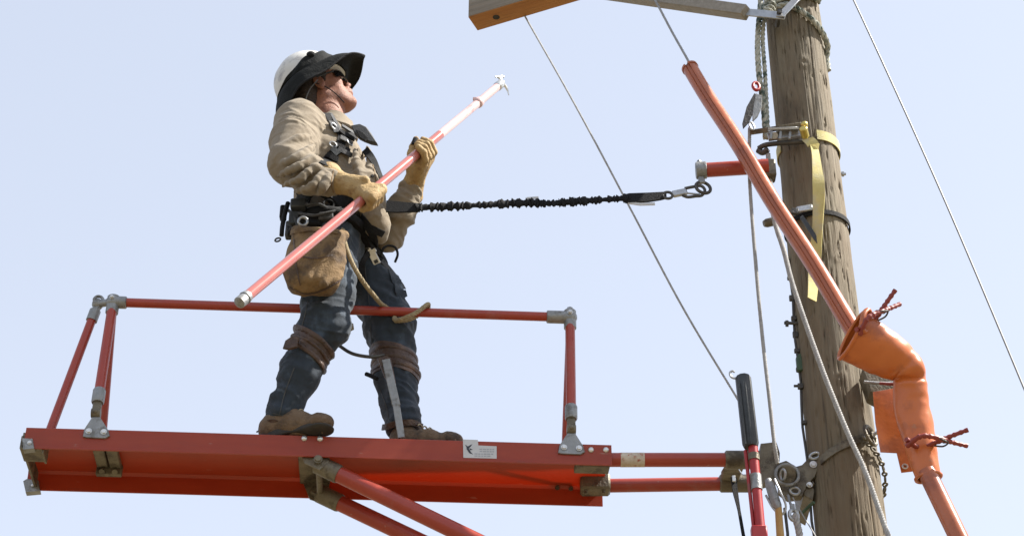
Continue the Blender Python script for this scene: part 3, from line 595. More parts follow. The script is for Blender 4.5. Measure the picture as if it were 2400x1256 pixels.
MB().ring(W(1863, 1150, clampY - 0.04), A(0.2, 1, 0.3), 0.016, 0.005, sq=0.75).ring(W(1835, 1112, clampY - 0.06), A(0.6, 0.5, 0.2), 0.018, 0.005, sq=0.6, xd=A(0.5, 0, 0.8)).build('eye_hook', M['steel'], cl)
# strap round the pole with its handwheel and the tail of chain
zb0 = W(1915, 1062, PY - 0.127)[2]
pa = []
for k in range(20):
    an = math.radians(200 + k * 6.0); z = 4.80 + (k / 19) * 0.05; pa.append(polept(0, an, z, 0.006))
z0_ = W(1920, 1072, 5.64)[2]; z1_ = W(2025, 1022, 5.64)[2]
pa = []; 
for k in range(18):
    an = math.radians(222 + k * 4.9); z = z0_ + (z1_ - z0_) * k / 17; pa.append(polept(0, an, z, 0.006))
pn = [nrm(A(p[0] - PX, p[1] - PY, 0)) for p in pa]
MB().ribbon(pa, [A(0, 0, 1)] * 18, pn, 0.030, 0.008).build('clamp_strap', M['castb'], cl)
hw = W(2040, 1020, 5.60)
g = MB().ring(hw, A(0.75, -0.6, 0.15), 0.036, 0.007, 28, 8).cyl(hw - A(0.02, -0.016, 0), hw + A(0.01, -0.008, 0.0), 0.013, 12)
ax_ = nrm(A(0.75, -0.6, 0.15)); x1 = nrm(np.cross(ax_, A(0, 0, 1))); y1 = np.cross(ax_, x1)
for k in range(4):
    a_ = k * math.pi / 2 + 0.5; g.bar(hw, hw + (x1 * math.cos(a_) + y1 * math.sin(a_)) * 0.036, ax_, 0.008, 0.008)
g = g.build('handwheel', M['castb'], cl)
sb_ = W(2086, 1001, 5.58)
MB().tube([hw + (hw - sb_) * 0.3, sb_], 0.0065, 12).build('threaded_rod', M['steel'], g); MB().tube([sb_ - nrm(sb_ - hw) * 0.012, sb_ + nrm(sb_ - hw) * 0.012], 0.0125, 8).build('rod_knob', M['bolt'], g)
ch = MB()
z0_ = W(2035, 1050, 5.66)[2]; z1_ = 4.70
for k in range(11):
    an = math.radians(303 + k * 7.0); z = z0_ - 0.012 * k; p = polept(0, an, z, 0.014); n_ = nrm(A(p[0] - PX, p[1] - PY, 0)); tg = A(-n_[1], n_[0], -0.25)
    ch.ring(p, n_ if k % 2 else A(0, 0, 1), 0.012, 0.0042, 16, 6, sq=0.62, xd=tg)
for k in range(26):
    an = math.radians(380 + k * 7.2); p = polept(0, an, z0_ - 0.12, 0.014); n_ = nrm(A(p[0] - PX, p[1] - PY, 0)); tg = A(-n_[1], n_[0], 0)
    ch.ring(p, n_ if k % 2 else A(0, 0, 1), 0.012, 0.0042, 16, 6, sq=0.62, xd=tg)
ch.build('chain', M['castb'], cl)
MB().tube(smoothpath([W(1882, 1200, 5.69), W(1895, 1187, 5.66), W(1908, 1176, 5.64)]), 0.006, 8).build('locking_pin', M['green'], cl)

# ------------------------------------------------------------------ yellow ratchet strap and the black belt round the pole
def wrap(name, m, z_of, a0, a1, wd, th, off, parent=None, n=40, **k):
    P = [polept(0, math.radians(a), z_of(a), off) for a in np.linspace(a0, a1, n)]
    Nn = [nrm(A(p[0] - PX, p[1] - PY, 0)) for p in P]; T = np.gradient(np.array(P), axis=0)
    return MB().ribbon(P, [np.cross(nrm(T[i]), Nn[i]) for i in range(n)], Nn, wd, th).build(name, m, parent, ang=30, **k)
zr = W(1890, 322, 5.64)[2]
ys = empty('ratchet_strap', polept(0, math.radians(270), zr), 'yellow ratchet strap cinched round the pole, its loose tail hanging down', 'ratchet strap')
zsl = lambda a: zr + 0.010 * math.sin(math.radians(a - 270)) - 0.012 * (a > 400)
wrap('webbing', M['yellow'], lambda a: zr + 0.004, 278, 560, 0.045, 0.004, 0.006, ys, 70)
rb = W(1838, 318, 5.60)
g = MB().bar(W(1800, 322, 5.62), W(1880, 312, 5.61), A(0, 0, 1), 0.034, 0.012).bar(W(1800, 304, 5.60), W(1872, 302, 5.59), A(0, -0.5, 1), 0.010, 0.03)
g.cyl(W(1815, 318, 5.60), W(1815, 318, 5.66), 0.014, 12); g = g.build('ratchet_frame', M['steel'], ys)
MB().bar(W(1758, 311, 5.66), W(1878, 293, 5.59), A(0, -0.6, 1), 0.020, 0.008).build('handle', M['castb'], g)
MB().cyl(W(1882, 300, 5.56), W(1888, 322, 5.60), 0.016, 16, ch=0.003).ball(W(1885, 293, 5.58), 0.015, 14).build('spindle', M['brass'], g)
for k in range(3): MB().bar(W(1808 + k * 22, 308, 5.596), W(1806 + k * 22, 327, 5.596), A(1, 0, 0), 0.010, 0.010).build('pawl', M['cast'], g)
tp = smoothpath([W(1893, 325, 5.59), W(1908, 345, 5.565), W(1916, 400, 5.575), W(1919, 450, 5.58), W(1917, 520, 5.585), W(1912, 580, 5.60), W(1908, 640, 5.61), W(1903, 702, 5.60)], 8)
tw = [A(1, -0.5, 0) if i < 8 else A(math.cos(0.7 * math.sin(i * 0.13 + 0.4)), math.sin(0.7 * math.sin(i * 0.13 + 0.4)), 0) for i in range(len(tp))]
MB().ribbon(tp, tw, [np.cross(nrm(t), A(0, 0, -1)) for t in tw], 0.046, 0.003).build('strap_tail', M['yellow'], ys, ang=30)
MB().tube(smoothpath([W(1778, 348, 5.66), W(1795, 340, 5.64), W(1830, 336, 5.625), W(1885, 332, 5.62)]), 0.010, 10).tube(smoothpath([W(1776, 352, 5.665), W(1788, 358, 5.66), W(1800, 350, 5.645)]), 0.012, 10).build('strap_hook', M['iron'], ys)

zbk = W(1890, 505, 5.64)[2]
bs = empty('pole_belt', polept(0, math.radians(270), zbk), 'thin black rubber belt with a steel buckle round the middle of the pole', 'belt')
wrap('belt', M['nylon'], lambda a: zbk + 0.006, 195, 555, 0.020, 0.006, 0.006, bs, 80)
MB().bar(W(1868, 492, 5.622), W(1905, 486, 5.622), A(0, 0, 1), 0.026, 0.012, 0.003).build('buckle', M['steel'], bs)
MB().bar(W(1855, 495, 5.622), W(1872, 497, 5.622), A(0, 0, 1), 0.026, 0.014, 0.003).build('buckle_plate', M['iron'], bs)
tl = smoothpath([W(1878, 508, 5.60), W(1900, 540, 5.595), W(1925, 582, 5.60)])
MB().ribbon(tl, [A(0.8, 0, 0.6)] * len(tl), [A(0, 1, 0)] * len(tl), 0.015, 0.008).build('belt_tail', M['black'], bs)
MB().tube([W(1790, 525, 5.66), W(1797, 523, 5.66), W(1835, 514, 5.65), W(1850, 511, 5.65)], [0.012, 0.017, 0.017, 0.017], 16).build('peg', M['castb'], bs)

# ------------------------------------------------------------------ red stub arm carrying the lanyard
sa, sb2 = W(1640, 400, 5.62), W(1800, 384, 5.60); sb2[2] = sa[2] + 0.006
stub = empty('anchor_arm', sa, 'short red fiberglass anchor arm with a grey metal end cap, strapped to the pole', 'anchor arm')
d = nrm(sb2 - sa)
MB().tube([sa + d * 0.02, sb2], 0.0285, 26).build('arm_tube', M['fgr'], stub)
capo = MB().tube([sa - d * 0.016, sa - d * 0.013, sa + d * 0.024, sa + d * 0.026], [0.028, 0.034, 0.034, 0.031], 24).bar(sa + A(0.002, 0, -0.028), sa + A(0.006, 0, -0.062), A(1, 0, 0), 0.024, 0.014, 0.003).cyl(sa + A(0, 0, 0.03), sa + A(0, 0, 0.046), 0.009, 6).build('end_cap', M['cast'], stub)
ringc = W(1648, 440, 5.62); MB().ring(ringc, A(0.25, -1, 0.15), 0.029, 0.0065, 30, 10).build('eye', M['iron'], stub)
MB().box(sb2 + A(0.0, 0.03, 0), (0.03, 0.03, 0.04), ch=0.006).build('arm_socket', M['castb'], stub)

# ------------------------------------------------------------------ orange line hoses and the rubber hose connector
ha, hb = W(1617, 160, 5.62), W(2012, 790, 5.30)
def csec(R, r_, slot, lip, n=40, rot=0.0):
    a0 = slot / 2; o = [(R * math.cos(rot + a), R * math.sin(rot + a)) for a in np.linspace(a0, 2 * math.pi - a0, n)]
    i_ = [(r_ * math.cos(rot + a), r_ * math.sin(rot + a)) for a in np.linspace(2 * math.pi - a0, a0, n)]
    e = [(R * 0.52 * math.cos(rot + 2 * math.pi - a0 * 1.3), R * 0.52 * math.sin(rot + 2 * math.pi - a0 * 1.3))]; e2 = [(R * 0.52 * math.cos(rot + a0 * 1.3), R * 0.52 * math.sin(rot + a0 * 1.3))]
    return o + e + i_ + e2
hd = nrm(hb - ha); vw = nrm((ha + hb) / 2 - CAM); upn = nrm(-vw + hd * (vw @ hd)); side = np.cross(hd, upn)
hose1 = empty('line_hose', ha, 'long straight orange slotted line hose slanting across the front of the pole', 'line hose', 'orange line hoses')
hp = [ha + (hb - ha) * t for t in np.linspace(0, 1, 30)]
hp = [p + side * 0.0025 * math.sin(i * 0.5) for i, p in enumerate(hp)]
MB().sect(hp, csec(0.031, 0.0245, 0.60, 0, rot=0.05), up=upn).build('slotted_tube', M['hose'], hose1, ang=30)
MB().sect([ha - hd * 0.004, ha + hd * 0.006], csec(0.034, 0.024, 0.40, 0, rot=0.10), up=upn, caps=True).build('end_collar', M['hose'], hose1, ang=30)
MB().sect(hp, [(0.024 * math.cos(a), 0.024 * math.sin(a)) for a in np.linspace(-0.36, 0.46, 11)] + [(0.020 * math.cos(a), 0.020 * math.sin(a)) for a in np.linspace(0.46, -0.36, 11)], up=upn, caps=True).build('slot_lip', M['hose'], hose1)
h2a, h2b = W(2172, 1105, 5.36), W(2262, 1290, 5.32); h2c = h2b + (h2b - h2a) * 3.5
hd2 = nrm(h2b - h2a); vw2 = nrm(h2a - CAM); up2 = nrm(-vw2 + hd2 * (vw2 @ hd2))
hose2 = empty('line_hose', h2c, 'orange line hose running down out of the lower end of the rubber connector', 'line hose', 'orange line hoses')
MB().sect([h2a + (h2c - h2a) * t for t in np.linspace(0, 1, 20)], csec(0.031, 0.0245, 0.42, 0, rot=2.2), up=up2).build('slotted_tube', M['hose'], hose2, ang=30)

con = empty('hose_connector', W(2150, 900, 5.40), 'bent orange rubber hose connector joining the two line hoses beside the pole', 'rubber connector')
cp = [W(1996, 787, 5.245), W(2030, 805, 5.265), W(2070, 827, 5.285), W(2108, 850, 5.31), W(2130, 872, 5.32), W(2134, 905, 5.34), W(2136, 950, 5.36), W(2147, 1000, 5.37), W(2161, 1060, 5.37), W(2176, 1118, 5.37)]
cw = [0.094, 0.095, 0.092, 0.078, 0.066, 0.064, 0.070, 0.069, 0.058, 0.048]
P_ = smoothpath(cp, 8); ww = np.interp(np.linspace(0, 9, len(P_)), range(10), cw)
P, T, N1, N2 = frames(P_, nrm(CAM - W(2065, 830, 5.3))); V = []; F = []; nn = 48
for i in range(len(P)):
    mouth = max(0, 1 - i / 26.0)
    for k in range(nn):
        a = 2 * math.pi * k / nn; c_, s_ = math.cos(a), math.sin(a)
        wr = 1 + 0.055 * perlin(np.array([[i * 0.22, c_ * 1.5, s_ * 1.5 + 5]]))[0] - 0.26 * math.exp(-((i - 36) / 1.6) ** 2) * max(0, -s_ * 0.3 + c_) + 0.12 * math.exp(-((i - 31.5) / 1.8) ** 2) * max(0, c_)
        V.append(P[i] + (N1[i] * c_ * (0.82 - 0.30 * mouth) + N2[i] * s_ * (1 + 0.06 * mouth)) * ww[i] * 0.86 * wr)
no_ = len(V)
for i in range(len(P)):
    for k in range(nn): V.append(P[i] + (V[i * nn + k] - P[i]) * (1 - 0.006 / np.linalg.norm(V[i * nn + k] - P[i])))
for i in range(len(P) - 1):
    for k in range(nn):
        k2 = (k + 1) % nn; F.append([i * nn + k, i * nn + k2, (i + 1) * nn + k2, (i + 1) * nn + k]); F.append([no_ + i * nn + k, no_ + (i + 1) * nn + k, no_ + (i + 1) * nn + k2, no_ + i * nn + k2])
for i in (0, len(P) - 1):
    for k in range(nn): k2 = (k + 1) % nn; F.append([i * nn + k, no_ + i * nn + k, no_ + i * nn + k2, i * nn + k2])
sl = MB().add(V, F).build('sleeve', M['rubber'], con, ang=50)
def ringat(i, extra, r_=0.006, name='rim', par=None):
    m = MB(); pts = [V[i * nn + k] + (V[i * nn + k] - P[i]) * extra for k in range(nn)] + [V[i * nn] + (V[i * nn] - P[i]) * extra]
    return m.tube(pts, r_, 8, caps=False).build(name, M['rubber'], par or sl)
ringat(0, 0.0, 0.007); ringat(len(P) - 1, 0.02, 0.006)
pl = [W(x, y, 5.47) for x, y in ((2046, 918), (2120, 905), (2140, 1000), (2166, 1100), (2146, 1102), (2113, 1106), (2102, 1060), (2064, 1058), (2052, 990))]
fl = MB().prism(pl, A(0, 1, 0), 0.006).build('flange', M['rubber'], con)
MB().ring(W(2121, 1092, 5.468), A(0, 1, 0.0), 0.008, 0.003, 16, 6).build('grommet', M['bolt'], fl)
MB().tube(smoothpath([W(2062, 898, 5.42), W(2090, 900, 5.40), W(2125, 899, 5.38), W(2158, 888, 5.37)]), 0.005, 10).build('cord', M['pin'], con)
# rolled lip near the mouth
MB().ring(W(2030, 752, 5.20), nrm(A(0.6, -0.5, -0.2)), 0.042, 0.010, 30, 10, sq=0.5, xd=A(0.3, 0, 1)).build('mouth_roll', M['rubber'], con)

pb_ = empty('pole_bracket', W(2080, 900, 5.60), 'grey-green bracket bolted to the right side of the pole under the rubber connector', 'bracket')
MB().prism([W(x, y, 5.56) for x, y in ((2022, 862), (2060, 878), (2120, 893), (2130, 902), (2100, 918), (2060, 926), (2040, 915))], A(0, 1, 0), 0.09, 0.004).build('bracket_body', M['castb'], pb_)
MB().tube(smoothpath([W(2025, 895, 5.54), W(2070, 898, 5.54), W(2115, 896, 5.54), W(2150, 899, 5.50)]), 0.006, 10).build('bracket_rod', M['cast'], pb_)

# blanket pins: one built, one copied
def pin_build(org, x, y, label):
    x = nrm(x); z = nrm(np.cross(x, y)); y = np.cross(z, x); o = empty('blanket_pin', org, label, 'blanket pin', 'red-brown blanket pins'); R3 = np.array([x, y, z])
    def T(a, b, c=0): return A(*org) + A(a, b, c) @ R3
    for s_ in (1, -1):
        pts = smoothpath([T(-0.125, -0.010 * s_, 0.006 * s_), T(-0.085, 0.028 * s_, 0.006 * s_), T(-0.045, 0.024 * s_, 0.006 * s_), T(0, 0.004 * s_, 0.006 * s_), T(0.035, -0.012 * s_, 0.006 * s_), T(0.080, -0.030 * s_, 0.006 * s_)], 6)
        rr = [0.0085 * (1 + 0.20 * math.sin(i * 2.4)) * (1.0 if i < 22 else 0.9) for i in range(len(pts))]
        MB().tube(pts, rr, 10).build('jaw', M['pin'], o)
    MB().tube(smoothpath([T(-0.03, 0.02, 0.004), T(-0.005, 0.012, 0.016), T(0.01, 0, 0.016), T(-0.005, -0.014, 0.016), T(-0.03, -0.02, 0.004)]), 0.003, 8).ball(T(0, 0, 0.004), 0.010, 10).build('spring', M['iron'], o)
    return o
p1 = pin_build(W(2068, 728, 5.20), W(2118, 682, 5.20) - W(2058, 735, 5.20), A(0, -1, 0.5), 'red-brown blanket pin clipping the mouth of the rubber connector')
p2 = p1.copy(); COL.objects.link(p2); p2['label'] = 'red-brown blanket pin clamped on the lower neck of the rubber connector'
for c_ in list(p1.children): q_ = c_.copy(); COL.objects.link(q_); q_.parent = p2
p2.location = W(2212, 1030, 5.31); p2.rotation_euler = (0, math.radians(38), 0)

# ------------------------------------------------------------------ ropes and wires
def line(name, pts, r, m, label, cat, group=None, n=10, rope=False, pitch=0.03, **k):
    P = smoothpath(pts, 10)
    mbx = MB()
    if rope: mbx.rope(P, r, pitch)
    else: mbx.tube(P, r, n)
    return mbx.build(name, m, None, label, cat, group, **k)
line('hand_line', [WZ(1230, 38, zc), W(1350, 250, 5.95), W(1478, 490, 5.85), W(1600, 720, 5.78), W(1735, 945, 5.74)], 0.0042, M['ropeg'], 'thin pale rope running from the crossarm down to the black handled hoist', 'rope', rope=True)
line('conductor', [WZ(1500, -60, 7.3), W(1535, 0, 5.80), W(1575, 75, 5.70), W(1617, 150, 5.62), W(1625, 170, 5.61), W(1800, 450, 5.47), W(2000, 770, 5.31), W(2050, 815, 5.30)], 0.0052, M['wire'], 'grey stranded wire entering the top of the straight orange line hose', 'wire', rope=True, pitch=0.035)
line('guy_wire', [W(1940, -120, 6.5) + (W(1940, -120, 6.5) - W(2000, 0, 6.45)) * 8, W(1940, -120, 6.5), W(2000, 0, 6.45), W(2130, 282, 6.4), W(2240, 530, 6.35), W(2400, 910, 6.3), W(2560, 1300, 6.25), W(2560, 1300, 6.25) + (W(2560, 1300, 6.25) - W(2400, 910, 6.3)) * 4.3], 0.0042, M['wire'], 'thin grey wire in the open sky right of the pole', 'wire')
line('sling_rope', [W(1757, 300, 5.68), W(1757, 420, 5.66), W(1770, 600, 5.64), W(1786, 780, 5.62), W(1803, 930, 5.60), W(1815, 1040, 5.60), W(1822, 1085, 5.62)], 0.0072, M['ropeg'], 'grey rope hanging almost straight from the carabiner to the pole clamp', 'rope', rope=True)
line('hoist_rope', [W(1800, 360, 5.66), W(1812, 500, 5.60), W(1838, 590, 5.56), W(1862, 680, 5.53), W(1925, 860, 5.50), W(1985, 1010, 5.47), W(2030, 1110, 5.45), W(2085, 1262, 5.42), W(2180, 1500, 5.35)], 0.0095, M['ropeg'], 'grey rope slanting down across the front of the pole', 'rope', rope=True)
line('tail_rope', [W(1790, -60, 5.70), W(1781, 30, 5.67), W(1776, 110, 5.66), W(1780, 180, 5.66), W(1790, 250, 5.67), W(1795, 325, 5.67)], 0.0125, M['ropew'], 'thick green flecked white rope hanging down the left edge of the pole', 'rope', rope=True, pitch=0.09)
line('tail_rope', [W(1812, -60, 5.68), W(1795, 20, 5.66), W(1788, 90, 5.665), W(1793, 170, 5.67), W(1797, 250, 5.675), W(1800, 310, 5.675)], 0.009, M['ropew'], 'thinner white rope hanging beside the thick one on the pole edge', 'rope', rope=True, pitch=0.07)
zw = W(1850, 15, 5.62)[2]
P_ = [polept(0, math.radians(a), zw + 0.02 - 0.0018 * max(0, a - 250) * (a < 345) - (0.17 if a >= 345 else 0) + (0.0 if a < 345 else 0.0), 0.014) for a in range(215, 345, 5)]
P_ = P_ + [P_[-1] + A(-0.004, 0.03, -0.035 * k) for k in range(1, 4)]
line('pole_rope', P_, 0.013, M['ropew'], 'rope wrapped round the pole just below the crossarm brace', 'rope', rope=True, pitch=0.08)
line('pole_rope', [polept(0, math.radians(a), zw + 0.06 + 0.0002 * (a - 250) ** 1.0, 0.012) for a in range(180, 330, 5)], 0.012, M['ropew'], 'upper coil of rope round the pole at the top of the picture', 'rope', rope=True, pitch=0.08)
MBk = MB()
for k in range(4):
    a_ = k * 1.7; MBk.rope(smoothpath([W(1788 + 6 * math.cos(a_), 6 + 10 * k, 5.64), W(1806 + 5 * math.sin(a_), -2 + 8 * k, 5.60), W(1815, 14 + 8 * k, 5.63), W(1796, 22 + 6 * k, 5.60), W(1785, 8 + 9 * k, 5.64)]), 0.008, 0.05)
MBk.build('rope_knot', M['ropew'], None, 'bulky rope knot at the left side of the pole top', 'knot')
# red carabiner with grey pulley block
cb = empty('carabiner', W(1770, 210, 5.64), 'small red carabiner holding a grey snap block beside the pole', 'carabiner')
MB().ring(W(1772, 203, 5.64), A(0.3, -1, 0.1), 0.021, 0.007, 28, 10, sq=0.62, xd=A(0.15, 0, 1)).build('ring', M['red'], cb)
blk = empty('snap_block', W(1760, 250, 5.64), 'dark grey two leaf snap block hanging under the red carabiner', 'pulley block')
MB().prism([W(x, y, 5.635) for x, y in ((1768, 218), (1778, 222), (1772, 250), (1756, 285), (1742, 300), (1740, 288), (1750, 250))], A(0, 1, 0), 0.012, 0.003).build('side_plate', M['iron'], blk)
MB().prism([W(x, y, 5.615) for x, y in ((1772, 218), (1786, 224), (1786, 250), (1776, 272), (1764, 284), (1764, 262))], A(0, 1, 0), 0.012, 0.003).build('side_plate', M['cast'], blk)
MB().ring(W(1762, 296, 5.64), A(0.2, -1, 0), 0.018, 0.0045, 24, 8, sq=0.45, xd=A(-0.25, 0, 1)).build('shackle', M['steel'], blk)

# ------------------------------------------------------------------ black-gripped red hoist stick hanging by the clamp
hs = empty('hoist_stick', W(1770, 1100, 5.52), 'red tie stick with a black rubber sleeve on top, hung beside the pole clamp', 'hot stick')
g0, g1 = W(1741, 880, 5.56), W(1760, 1048, 5.54)
P_ = [g0 + (g1 - g0) * t for t in (0, 0.02, 0.04, 0.95, 1.0)]
gr = MB().tube(P_, [0.016, 0.0255, 0.028, 0.0285, 0.024], 10).build('grip', M['black'], hs)
for dx in (-10, 3): MB().bar(W(1741 + dx + 1, 895, 5.532), W(1758 + dx, 1040, 5.512), A(1, 0, 0), 0.006, 0.006, 0.001).build('grip_rib', M['black'], gr)
MB().tube(smoothpath([W(1731, 882, 5.56), W(1722, 886, 5.56), W(1713, 882, 5.56), W(1711, 873, 5.56), W(1717, 869, 5.56), W(1722, 872, 5.56)], 6), 0.0042, 8).build('hook', M['steel'], hs)
r0, r1 = W(1764, 1040, 5.54), W(1787, 1290, 5.52); r2 = r1 + (r1 - r0) * 1.5
MB().tube([r0, r2], 0.0165, 20).build('rod', M['red'], hs)
MB().tube([r0 + A(-0.025, 0.01, -0.02), r2 + A(-0.010, 0.01, 0)], 0.0065, 12).build('control_rod', M['red'], hs)
for t0, t1, m_ in ((0.10, 0.16, 'castb'), (0.30, 0.44, 'cast')):
    MB().tube([r0 + (r1 - r0) * t0, r0 + (r1 - r0) * t1], 0.0195, 20).build('ferrule', M[m_], hs)
MB().box(r0 + (r1 - r0) * 0.86 + A(-0.006, 0, 0), (0.026, 0.02, 0.03), ch=0.004).build('rod_guide', M['red'], hs)
MB().tube(smoothpath([W(1732, 1100, 5.6), W(1742, 1112, 5.56), W(1758, 1110, 5.54), W(1768, 1100, 5.54)]), 0.002, 6).build('wire_clip', M['steel'], hs)
# steel clamp head with a yellow wooden handle
wh = empty('wire_grip', W(1822, 1170, 5.60), 'grey steel cable grip with a yellow wooden handle below the pole clamp', 'hand tool')
MB().tube([W(1800, 1125, 5.62), W(1806, 1140, 5.61), W(1820, 1185, 5.60), W(1824, 1192, 5.60)], [0.012, 0.017, 0.018, 0.013], 16).build('head', M['cast'], wh)
MB().tube([W(1824, 1188, 5.60), W(1832, 1300, 5.60), W(1836, 1380, 5.60)], [0.012, 0.0145, 0.016], 16).build('handle', M['woodh'], wh)
MB().tube([W(1839, 1190, 5.62), W(1846, 1248, 5.62), W(1849, 1320, 5.62)], 0.0055, 8).build('side_rod', M['iron'], wh)
MB().tube(smoothpath([W(1815, 1122, 5.58), W(1828, 1150, 5.58), W(1842, 1185, 5.59), W(1832, 1205, 5.60), W(1812, 1190, 5.60), W(1795, 1160, 5.61)]), 0.0042, 8).build('wire_loop', M['steel'], wh)
tr = empty('thimble_rope', W(1865, 1230, 5.62), 'grey rope with a thimble eye hanging below the clamp hook', 'rope')
MB().rope([W(1862, 1205, 5.62), W(1871, 1235, 5.62), W(1876, 1262, 5.62), W(1886, 1330, 5.62)], 0.0125, 0.05).build('rope', M['ropeg'], tr)
MB().ring(W(1860, 1207, 5.62), A(0.3, -1, 0), 0.019, 0.007, 24, 8, xd=A(0, 0, 1), sq=0.8).build('thimble', M['steel'], tr)
MB().tube(smoothpath([W(1847, 1160, 5.64), W(1852, 1178, 5.63), W(1858, 1192, 5.62)]), 0.005, 8).box(W(1857, 1190, 5.62), (0.008, 0.008, 0.014), ch=0.002).build('link', M['cast'], tr)
line('thin_wire', [W(1858, 1165, 5.66), W(1885, 1212, 5.64), W(1915, 1262, 5.62), W(1950, 1330, 5.6)], 0.0022, M['wire'], 'very thin grey wire hanging from the clamp towards the pole foot', 'wire')
st_ = MB(); P_ = smoothpath([W(1720, 1118, 5.60), W(1723, 1150, 5.60), W(1732, 1195, 5.60), W(1744, 1262, 5.60), W(1760, 1340, 5.6)], 8)
st_.ribbon(P_, [A(1, 0.3, 0)] * len(P_), [A(0.3, -1, 0)] * len(P_), list(np.interp(np.linspace(0, 1, len(P_)), [0, 0.3, 0.5, 1], [0.022, 0.018, 0.010, 0.012])), 0.005)
so_ = st_.build('webbing_strap', M['nylon'], None, 'narrow black webbing strap hanging from the arm coupling', 'strap')
MB().box(W(1720, 1122, 5.595), (0.006, 0.006, 0.012), ch=0.002).build('strap_buckle', M['bolt'], so_)

# ------------------------------------------------------------------ the line worker
ZD = L0[2] + 0.003                                             # standing surface
root_loc = PT(800, 5.76, ZD)
hipN, hipF = PT(778, 5.665, 5.66), PT(822, 5.86, 5.66)
kneeN, ankN = W(755, 762, 5.655), W(668, 968, 5.71)
kneeF, ankF = W(913, 768, 5.885), W(944, 990, 5.88)
shN, elN, wrN = W(700, 288, 5.60), W(680, 386, 5.50), W(792, 429, 5.44)
shF, elF, wrF = PT(806, 5.90, 6.14), W(908, 552, 5.80), W(968, 432, 5.69)
fd = A(math.cos(math.radians(20)), -math.sin(math.radians(20)), 0)   # where the chest faces
rd = A(-fd[1] * -1, -fd[0], 0); rd = A(fd[1], -fd[0], 0)             # his right, towards the camera
belt = PT(782, 5.75, 5.76); chest = PT(768, 5.75, 6.05); upch = PT(757, 5.755, 6.15); neckb = W(768, 318, 5.745)
PI_ = math.radians(30); YW = math.radians(4)
hf = A(math.cos(PI_) * math.cos(YW), math.cos(PI_) * math.sin(YW), math.sin(PI_)); hs_ = nrm(np.cross(hf, A(0, 0, 1))); ht = np.cross(hs_, hf)
HX = np.array([hf, hs_, ht]); HS = 1.06
Hc = W(751, 221, 5.73)
def H(f, s, t): return Hc + (A(f, s, t) * HS) @ HX
def hell(c, r, k=0.015, sub=False): return ell(H(*c), A(*r) * HS, HX, k, sub)
def hcap(a, b, ra, rb, k=0.012, **kw): return cap(H(*a), H(*b), ra * HS, rb * HS, k, **kw)
head = [hell((-.012, 0, .045), (.098, .076, .095)), hell((.04, 0, .005), (.052, .058, .085), .03), hell((.055, 0, .05), (.042, .055, .045), .03)]
for s in (1, -1):
    head += [hcap((-.005, .052 * s, -.045), (.062, .022 * s, -.088), .019, .018, .03), hell((.060, .040 * s, -.008), (.026, .022, .022), .02), hell((.048, .036 * s, -.045), (.03, .024, .032), .02)]
head += [hcap((.03, 0, -.055), (.078, 0, -.083), .040, .026, .03), hell((.088, 0, -.092), (.015, .020, .014), .016), hcap((.088, -.03, .036), (.088, .03, .036), .012, .012, .016),
         hcap((.096, 0, .028), (.115, 0, -.010), .0065, .0090, .010), hell((.107, .011, -.016), (.009, .007, .007), .006), hell((.107, -.011, -.016), (.009, .007, .007), .006),
         hell((.092, 0, -.042), (.020, .026, .020), .02), hell((.103, 0, -.042), (.011, .020, .0055), .005), hell((.101, 0, -.053), (.010, .018, .0065), .005)]
for s in (1, -1):
    head += [hell((.100, .030 * s, .018), (.012, .014, .010), .008, True), hell((.085, .030 * s, .018), (.0125, .0125, .0125), .004),
             hell((-.006, .079 * s, -.002), (.020, .008, .033), .004), hell((-.003, .087 * s, .000), (.011, .005, .020), .004, True), hell((-.006, .082 * s, -.026), (.009, .006, .010), .006)]
head += [hcap((-.012, 0, -.05), (-.03, 0, -.12), .058, .056, .03), cap(H(-.03, 0, -.11), neckb - A(0, 0, .06), .060, .066, .03)]
hv, hfc = implicit(head, 0.0028, lambda V, N_: 0.0006 * perlin(V * 60))
bodyp = [cap(neckb - A(0, 0, .05), upch, .06, .11, .05), cap(upch, chest, .115, .125, .05, n=fd, sc=.8), cap(chest, belt, .125, .12, .05, n=fd, sc=.8), cap(belt, belt - A(0, 0, .12), .12, .11, .05, n=fd, sc=.85)]
bodyp += chain([shN, elN, wrN], [.05, .042, .028], .03) + chain([shF, elF, wrF], [.05, .042, .028], .03)
bodyp += [cap(upch, shN, .07, .055, .04), cap(upch, shF, .07, .055, .04)]
bodyp += chain([hipN, kneeN, ankN], [.078, .05, .035], .04) + chain([hipF, kneeF, ankF], [.078, .05, .035], .04)
bv2, bf2 = implicit(bodyp, 0.012)
# drop the open neck seam by joining both into one mesh
person = mkobj('person', np.concatenate([hv, bv2]), np.concatenate([hfc, bf2 + len(hv)]), M['skin'], None, 'line worker in tan shirt and dark jeans standing on the platform looking up', 'person')

